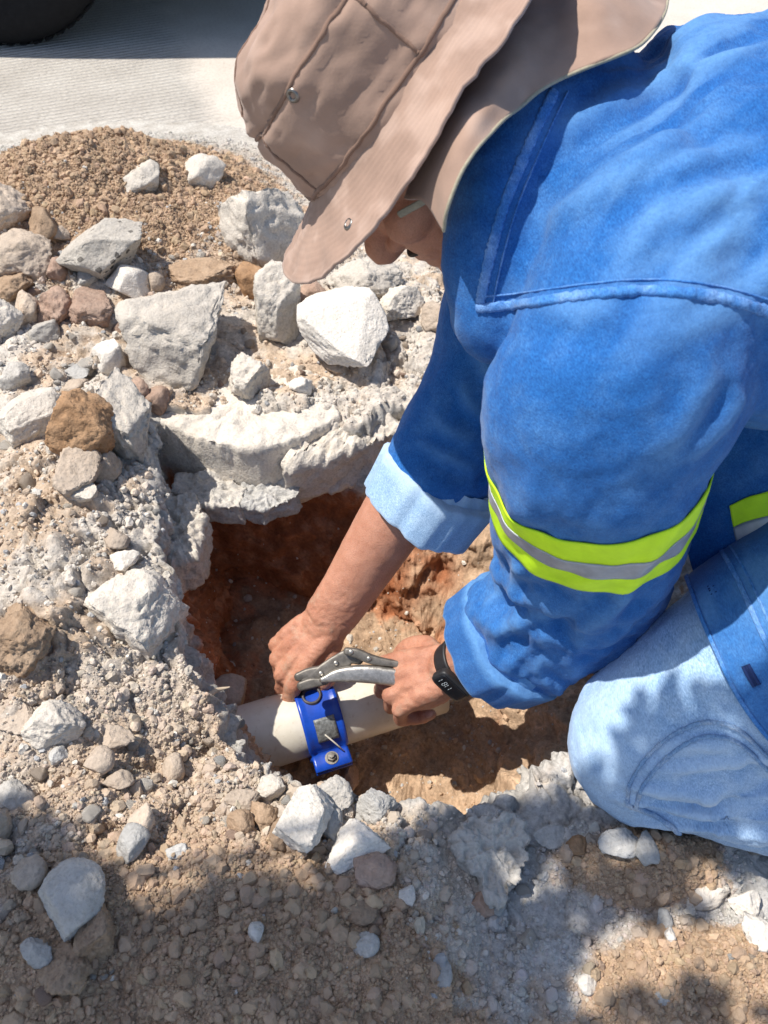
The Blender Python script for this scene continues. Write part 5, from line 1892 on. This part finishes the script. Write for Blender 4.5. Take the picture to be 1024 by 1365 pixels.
# worn makers plate on the near shoulder of the upper half and a thin white strand put in for a glint
a0 = math.radians(42)
pts = np.zeros((10, 8, 3))
for i, a in enumerate(np.linspace(math.radians(28), math.radians(62), 10)):
    for j, u in enumerate(np.linspace(-.013, .013, 8)):
        pts[i, j] = CP + (PX * math.cos(a) + PU * math.sin(a)) * (PR + .0075) + PD * (u + .002)
v, f = sheet_geo(pts, .0012)
link('plate', raw_mesh('plate', v, f), plain('scraped zinc plate', (.20, .21, .21), .6, .4, 260, .6, .001), clamp)
w_ = [CP + (PX * math.cos(math.radians(a)) + PU * math.sin(math.radians(a))) * (PR + h) + PD * u for a, h, u in ((38, .0085, -.001), (28, .012, .006), (18, .014, .012), (6, .013, .017))]
v, f = tube_geo(w_, [.0010, .0010, .0009, .0006], ref=(0, 0, 1), n=20, seg=8)
link('glint_strand', raw_mesh('glint_strand', v, f), M_PVC, clamp)

# ---- locking pliers
TD = .965
pl = empty('locking_pliers', tuple(P(470, 893, TD)), 'worn steel locking pliers held between both hands over the pipe', 'pliers')


def bar(pix, hh, wd, name, mat, t=TD, dt=None, power=4.5, n=34, ref=None):
    k = len(pix)
    dt = dt or [0] * k
    pts = [P(x, y, t + d) for (x, y), d in zip(pix, dt)]
    rf = ref if ref is not None else UPV
    v, f = tube_geo(pts, [(h, w) for h, w in zip(hh, wd)], ref=rf, n=n, seg=24, power=power)
    return link(name, raw_mesh(name, v, f), mat, pl)


bar([(430, 906), (452, 900), (484, 898), (516, 901), (566, 909)], [.0030, .0078, .0100, .0102, .0092], [.0050, .0062, .0075, .0075, .0070], 'lower_handle', M_STEEL, t=TD - .008)
bar([(463, 868), (477, 871), (496, 879), (524, 884), (568, 888)], [.0042, .0054, .0054, .0040, .0038], [.0050, .0055, .0055, .0050, .0050], 'upper_handle', M_STEELD, t=TD - .006)
bar([(406, 908), (426, 899), (448, 887), (466, 876), (480, 880)], [.0048, .0088, .0112, .0092, .0050], [.0032, .0034, .0034, .0034, .0030], 'jaw_plate', M_STEELD, t=TD + .002)
bar([(402, 914), (416, 910), (434, 908)], [.0055, .0060, .0040], [.0052, .0052, .0050], 'lower_jaw', M_STEELD)
bar([(398, 902), (412, 897), (430, 893)], [.0050, .0060, .0055], [.0052, .0052, .0050], 'upper_jaw', M_STEELD, t=TD + .004)
bar([(508, 896), (528, 899), (550, 902)], [.0026, .0028, .0022], [.0030, .0030, .0030], 'release_lever', M_STEELD, t=TD - .009)
for x, y, d in ((468, 869, -.0115), (492, 878, -.0115), (448, 884, -.0025), (428, 898, -.0025)):
    c = V3(P(x, y, TD + d))
    v, f = lathe(c, -FWD, [(.0030, -.002), (.0030, .0006), (.0022, .0013), (.0, .0015)], 14)
    link('rivet', raw_mesh('rivet', v, f), M_STEEL, pl)

# ---- wristwatch on the near wrist
aw = EL_L - WR_L
ax_ = (aL / np.linalg.norm(aL) * .35 - (EL_L - WR_L) / np.linalg.norm(EL_L - WR_L) * .65)
ax_ /= np.linalg.norm(ax_)
wc = WR_L + ax_ * (-.006)
watch = empty('wristwatch', tuple(wc), 'black digital watch on the wrist of the near hand', 'watch')
vw = V3(P(612, 925, .9)) - wc; vw = vw - ax_ * (vw @ ax_); vw /= np.linalg.norm(vw)
camd = CPOS - wc; camd = camd - ax_ * (camd @ ax_); camd /= np.linalg.norm(camd)
out = vw * .80 + camd * .60; out /= np.linalg.norm(out)
side = np.cross(ax_, out)
bb = bvh_of(body.data)
g = np.zeros((72, 6, 3))
rad_max = 0
for i, t_ in enumerate(np.linspace(0, 2 * math.pi, 72, endpoint=False)):
    for j, u in enumerate(np.linspace(-.0105, .0105, 6)):
        c = wc + ax_ * u
        d = out * math.cos(t_) + side * math.sin(t_)
        h = bb.ray_cast(Vector(c), Vector(d), .06)
        r = .027 if h[0] is None else (h[0] - Vector(c)).length
        r = min(r, .034)
        g[i, j] = c + d * (r + .0022)
for _ in range(6): g = .25 * np.roll(g, 1, 0) + .5 * g + .25 * np.roll(g, -1, 0)
v, f = sheet_geo(g, .0028, True)
link('strap', raw_mesh('strap', v, f), M_BLACK, watch)
r_top = np.linalg.norm(g[0, 3] - wc)
cc = wc + out * (r_top + .004)


def rounded_box(c, axes, dims, p=5, sub=4):
    v, f = ICO[sub]
    n = (np.abs(v) ** p).sum(1) ** (1 / p)
    v = v / n[:, None]
    return c + (v * np.array(dims)) @ np.array(axes), [tuple(int(i) for i in q) for q in f]


v, f = rounded_box(cc, [ax_, side, out], (.0125, .0215, .0058))
link('case', raw_mesh('case', v, f), M_BLACK, watch)
v, f = rounded_box(cc + out * .0052, [ax_, side, out], (.0100, .0185, .0012), 8)
link('screen', raw_mesh('screen', v, f), M_SCREEN, watch)
# digits on the screen
SEGS = {'1': 'bc', '8': 'abcdefg', '0': 'abcdef'}
Q = []
dig = plain('faint watch digits', (.45, .50, .52), .5)
for k, ch in enumerate('1811'):
    o0 = side * ((1.5 - k) * .0048 + .006)
    for sname in SEGS[ch]:
        ofs = {'a': (0, .0036, 1), 'b': (.0014, .0018, 0), 'c': (.0014, -.0018, 0), 'd': (0, -.0036, 1), 'e': (-.0014, -.0018, 0), 'f': (-.0014, .0018, 0), 'g': (0, 0, 1)}[sname]
        d_ = (.0011, .0003) if ofs[2] else (.0003, .0013)
        v, f = rounded_box(cc + out * .0064 + o0 + side * ofs[0] + ax_ * ofs[1], [side, ax_, out], (d_[0], d_[1], .0002), 8, 2)
        Q.append((v, f))
v, f = join_geo(Q)
link('digits', raw_mesh('digits', v, f), dig, watch)

# ---- a bit of root on the slope by the pipe
v, f = tube_geo([hit(270, 938) + Vector((0, 0, .004)), hit(290, 928) + Vector((0, 0, .012)), G(306, 916, -.005)], [.003, .0028, .0008], ref=(0, 0, 1), n=16, seg=10)
link('twig', raw_mesh('twig', v, f), plain('dry wood', (.50, .40, .29), .9, ns=90, amt=.3), None, 'short pale pointed twig on the slope beside the pipe', 'twig')

# ------------------------------------------------------------------ parked car whose tyre and shade show at the top
car = empty('parked_car', (-2.15, 2.95, 0), 'dark parked car, only its black tyre and shade seen at the top left', 'car')
cx0, yb, ww = -.90, 2.13, 1.62
prof = [(-.78, .24), (-.80, .42), (-.74, .62), (-.60, .72), (.10, .88), (.55, 1.02), (1.15, 1.40), (2.35, 1.43), (3.0, 1.05), (3.25, .98), (3.32, .60), (3.28, .26)]
xs = np.array([p_[0] for p_ in prof]); xs = -xs; zs = np.array([p_[1] for p_ in prof])
dense = []
for i in range(len(prof) - 1):
    for u in np.linspace(0, 1, 6, endpoint=False): dense.append((xs[i] * (1 - u) + xs[i + 1] * u, zs[i] * (1 - u) + zs[i + 1] * u))
dense.append((xs[-1], prof[-1][1]))
low = []
for x in np.linspace(-3.28, .78, 60):
    z = .24
    for wx in (0.0, -2.5):
        dx = x - wx
        if abs(dx) < .37: z = max(z, math.sqrt(.37 ** 2 - dx * dx) + .30)
    low.append((x, z))
ring_ = dense + low
n = len(ring_)
ys = [(0.0, .0), (.03, .0), (.5, 0), (1.12, 0), (1.59, .0), (1.62, 0)]
V, F = [], []
for y, _ in ys:
    edge = .02 if y in (0.0, 1.62) else 0
    for x, z in ring_:
        tum = max(0, z - .9) * .45
        yy = y
        if y < .1: yy = y + tum + edge * 0
        if y > 1.5: yy = y - tum
        V.append((cx0 + x, yb + yy, z - (edge if z > .8 else 0)))
for i in range(len(ys) - 1):
    for j in range(n): F.append((i * n + j, i * n + (j + 1) % n, (i + 1) * n + (j + 1) % n, (i + 1) * n + j))
F.append(tuple(range(n))); F.append(tuple(range((len(ys) - 1) * n, len(ys) * n))[::-1])
link('body', raw_mesh('body', V, F, False), plain('dark grey car paint', (.03, .035, .045), .25, .2), car)
gl = plain('car window glass', (.01, .012, .014), .05)
for y0 in (-.004,):
    for q in ([(.72, 1.02), (1.2, 1.33), (1.62, 1.35), (1.62, .98)], [(1.70, .98), (1.70, 1.35), (2.28, 1.35), (2.72, 1.02)]):
        g = [(cx0 - x, yb + y0 + max(0, z - .9) * .45, z) for x, z in q]
        link('window', raw_mesh('window', g + [(x, y + .003, z) for x, y, z in g], [(0, 1, 2, 3), (7, 6, 5, 4), (0, 4, 5, 1), (1, 5, 6, 2), (2, 6, 7, 3), (3, 7, 4, 0)], False), gl, car)
for wx in (0.0, -2.5):
    for wy in (yb - .015, yb + ww - .175):
        c = V3([cx0 + wx, wy, .310])
        prof_t = [(.205, .0), (.225, -.006), (.262, -.010), (.290, .000), (.304, .016), (.310, .04), (.310, .15), (.304, .174), (.290, .19), (.262, .2), (.205, .19)]
        v, f = lathe(c, V3([0, 1.0, 0]), prof_t, 72)
        ty = link('wheel', raw_mesh('wheel', v, f), M_RUBBER, car)
        v, f = lathe(c + V3([0, .004, 0]), V3([0, 1.0, 0]), [(.0, .012), (.06, .006), (.07, .02), (.18, .03), (.2, .004), (.207, .002), (.207, .18)], 40)
        r_ = link('rim', raw_mesh('rim', v, f), M_STEEL, None)
        r_.parent = ty
        tr = []
        for k in range(60):
            a = k / 60 * 2 * math.pi
            for yy in (.03, .085, .14):
                X, Z = V3([math.cos(a), 0, math.sin(a)]), V3([-math.sin(a), 0, math.cos(a)])
                tr.append(rounded_box(c + X * .3105 + V3([0, yy + .012, 0]), [X, V3([0, 1.0, 0]), Z], (.004, .022, .011), 8, 2))
        v, f = join_geo(tr)
        t_ = link('tread', raw_mesh('tread', v, f), M_RUBBER, None, kind='stuff')
        t_.parent = ty

# ------------------------------------------------------------------ street tree up sun: it throws the dappled shade on the near ground
tree = empty('street_tree', (-3.7, -.2, 0), 'leafy street tree outside the photo that dapples the near ground', 'tree')
M_BARK = plain('bark', (.16, .12, .085), .9, ns=30, amt=.35, bumpd=.01)
M_LEAF = plain('leaf', (.055, .10, .022), .55, ns=8, amt=.25)
SH = V3(SUN_DIR); SH = SH / SH[2]                                # per metre of height


def over(px, py, h):
    """spot at height h whose shade falls where the photo shows it"""
    p = V3(hit(px, py))
    return p + SH * (h - p[2])


rs_ = np.random.RandomState(12)
boughs = []
leaves_v, leaves_f = [], []


def leaf_clump(c, radii, n, size=.045):
    for k in range(n):
        d = rs_.normal(size=3); d /= np.linalg.norm(d)
        p = c + d * np.array(radii) * rs_.rand() ** .4
        a = rs_.normal(size=3); a[2] *= .5; a /= np.linalg.norm(a)
        b = np.cross(a, rs_.normal(size=3) * .6 + V3([0, 0, 1])); b /= np.linalg.norm(b)
        s = size * rs_.uniform(.7, 1.3)
        up = np.cross(a, b)
        o = len(leaves_v)
        leaves_v.extend([p, p + a * s * .35 + b * s * .30 + up * s * .05, p + a * s * .75 + b * s * .24, p + a * s * 1.1, p + a * s * .75 - b * s * .24, p + a * s * .35 - b * s * .30 + up * s * .05])
        leaves_f.extend([(o, o + 1, o + 2, o + 3), (o, o + 3, o + 4, o + 5)])


# dense shade: bottom middle, lower left; loose shade: lower right and the man's back
def inside(poly, x, y):
    r = False
    for (x0, y0), (x1, y1) in zip(poly, poly[1:] + poly[:1]):
        if (y0 > y) != (y1 > y) and x < (x1 - x0) * (y - y0) / (y1 - y0) + x0: r = not r
    return r


# unseen leaves added to shape the dark bottom patch and the lower left shade
for poly, n, bx in (([(72, 1372), (140, 1306), (192, 1246), (255, 1204), (330, 1190), (470, 1188), (524, 1156), (556, 1120), (600, 1112), (640, 1135), (655, 1200), (690, 1290), (705, 1365), (705, 1440), (50, 1440)], 2300, 9),
                    ([(-10, 1088), (55, 1118), (122, 1166), (120, 1190), (86, 1285), (-10, 1330)], 560, 4)):
    k = 0
    xs_, ys_ = [q[0] for q in poly], [q[1] for q in poly]
    while k < n:
        px, py = rs_.uniform(min(xs_), max(xs_)), rs_.uniform(min(ys_), max(ys_))
        if not inside(poly, px, py): continue
        c = over(px, py, rs_.uniform(1.15, 1.32)) if py < 1364 else V3(G(px, py, .05)) + SH * rs_.uniform(1.1, 1.27)
        leaf_clump(c, (.003, .003, .003), 1, .027)
        if k % (n // bx) == 0: boughs.append(c)
        k += 1
for px, py, h, rad, n in ((650, 1110, 1.4, (.05, .022, .03), 110), (740, 1105, 1.4, (.06, .020, .03), 130), (820, 1195, 1.5, (.085, .010, .02), 90), (720, 1262, 1.5, (.04, .012, .02), 40), (900, 1350, 1.5, (.07, .010, .02), 50), (940, 1120, 1.5, (.06, .014, .02), 80), (700, 1350, 1.4, (.04, .02, .02), 70)):
    c = over(px, py, h)
    leaf_clump(c, rad, n, .027)
    boughs.append(c)
for ox, oy, rad, n in ((.0, -.035, (.055, .03, .03), 65), (.09, -.06, (.06, .035, .03), 75), (.17, -.05, (.06, .035, .03), 60)):
    c = KN_L + V3([ox, oy, .07]) + SH * 1.2
    leaf_clump(c, rad, n, .027)
    boughs.append(c)
for k in range(60):                                              # the rest of the crown, away from the picture
    c = V3([-3.7, -.3, 3.2]) + rs_.normal(size=3) * V3([.42, .45, .35])
    leaf_clump(c, (.28, .28, .2), 60, .07)
v, f = V3(leaves_v), leaves_f
link('crown', raw_mesh('crown', v, f, False), M_LEAF, tree)
v, f = tube_geo([(-3.7, -.2, -.1), (-3.68, -.21, .9), (-3.7, -.22, 2.0), (-3.7, -.25, 3.2)], [.15, .11, .085, .03], ref=(0, 1, 0), n=30, seg=20)
link('trunk', raw_mesh('trunk', v, f), M_BARK, tree)
st = V3([-3.69, -.21, 1.55])
parts_ = []
for c in boughs:
    m_ = st * .45 + c * .55 + V3([0, 0, .16])
    parts_.append(tube_geo([st + V3([0, 0, rs_.uniform(0, .3)]), m_, c + V3([-.03, 0, .01])], [.016, .006, .0022], ref=(0, 0, 1), n=18, seg=8))
v, f = join_geo(parts_)
link('boughs', raw_mesh('boughs', v, f), M_BARK, tree)
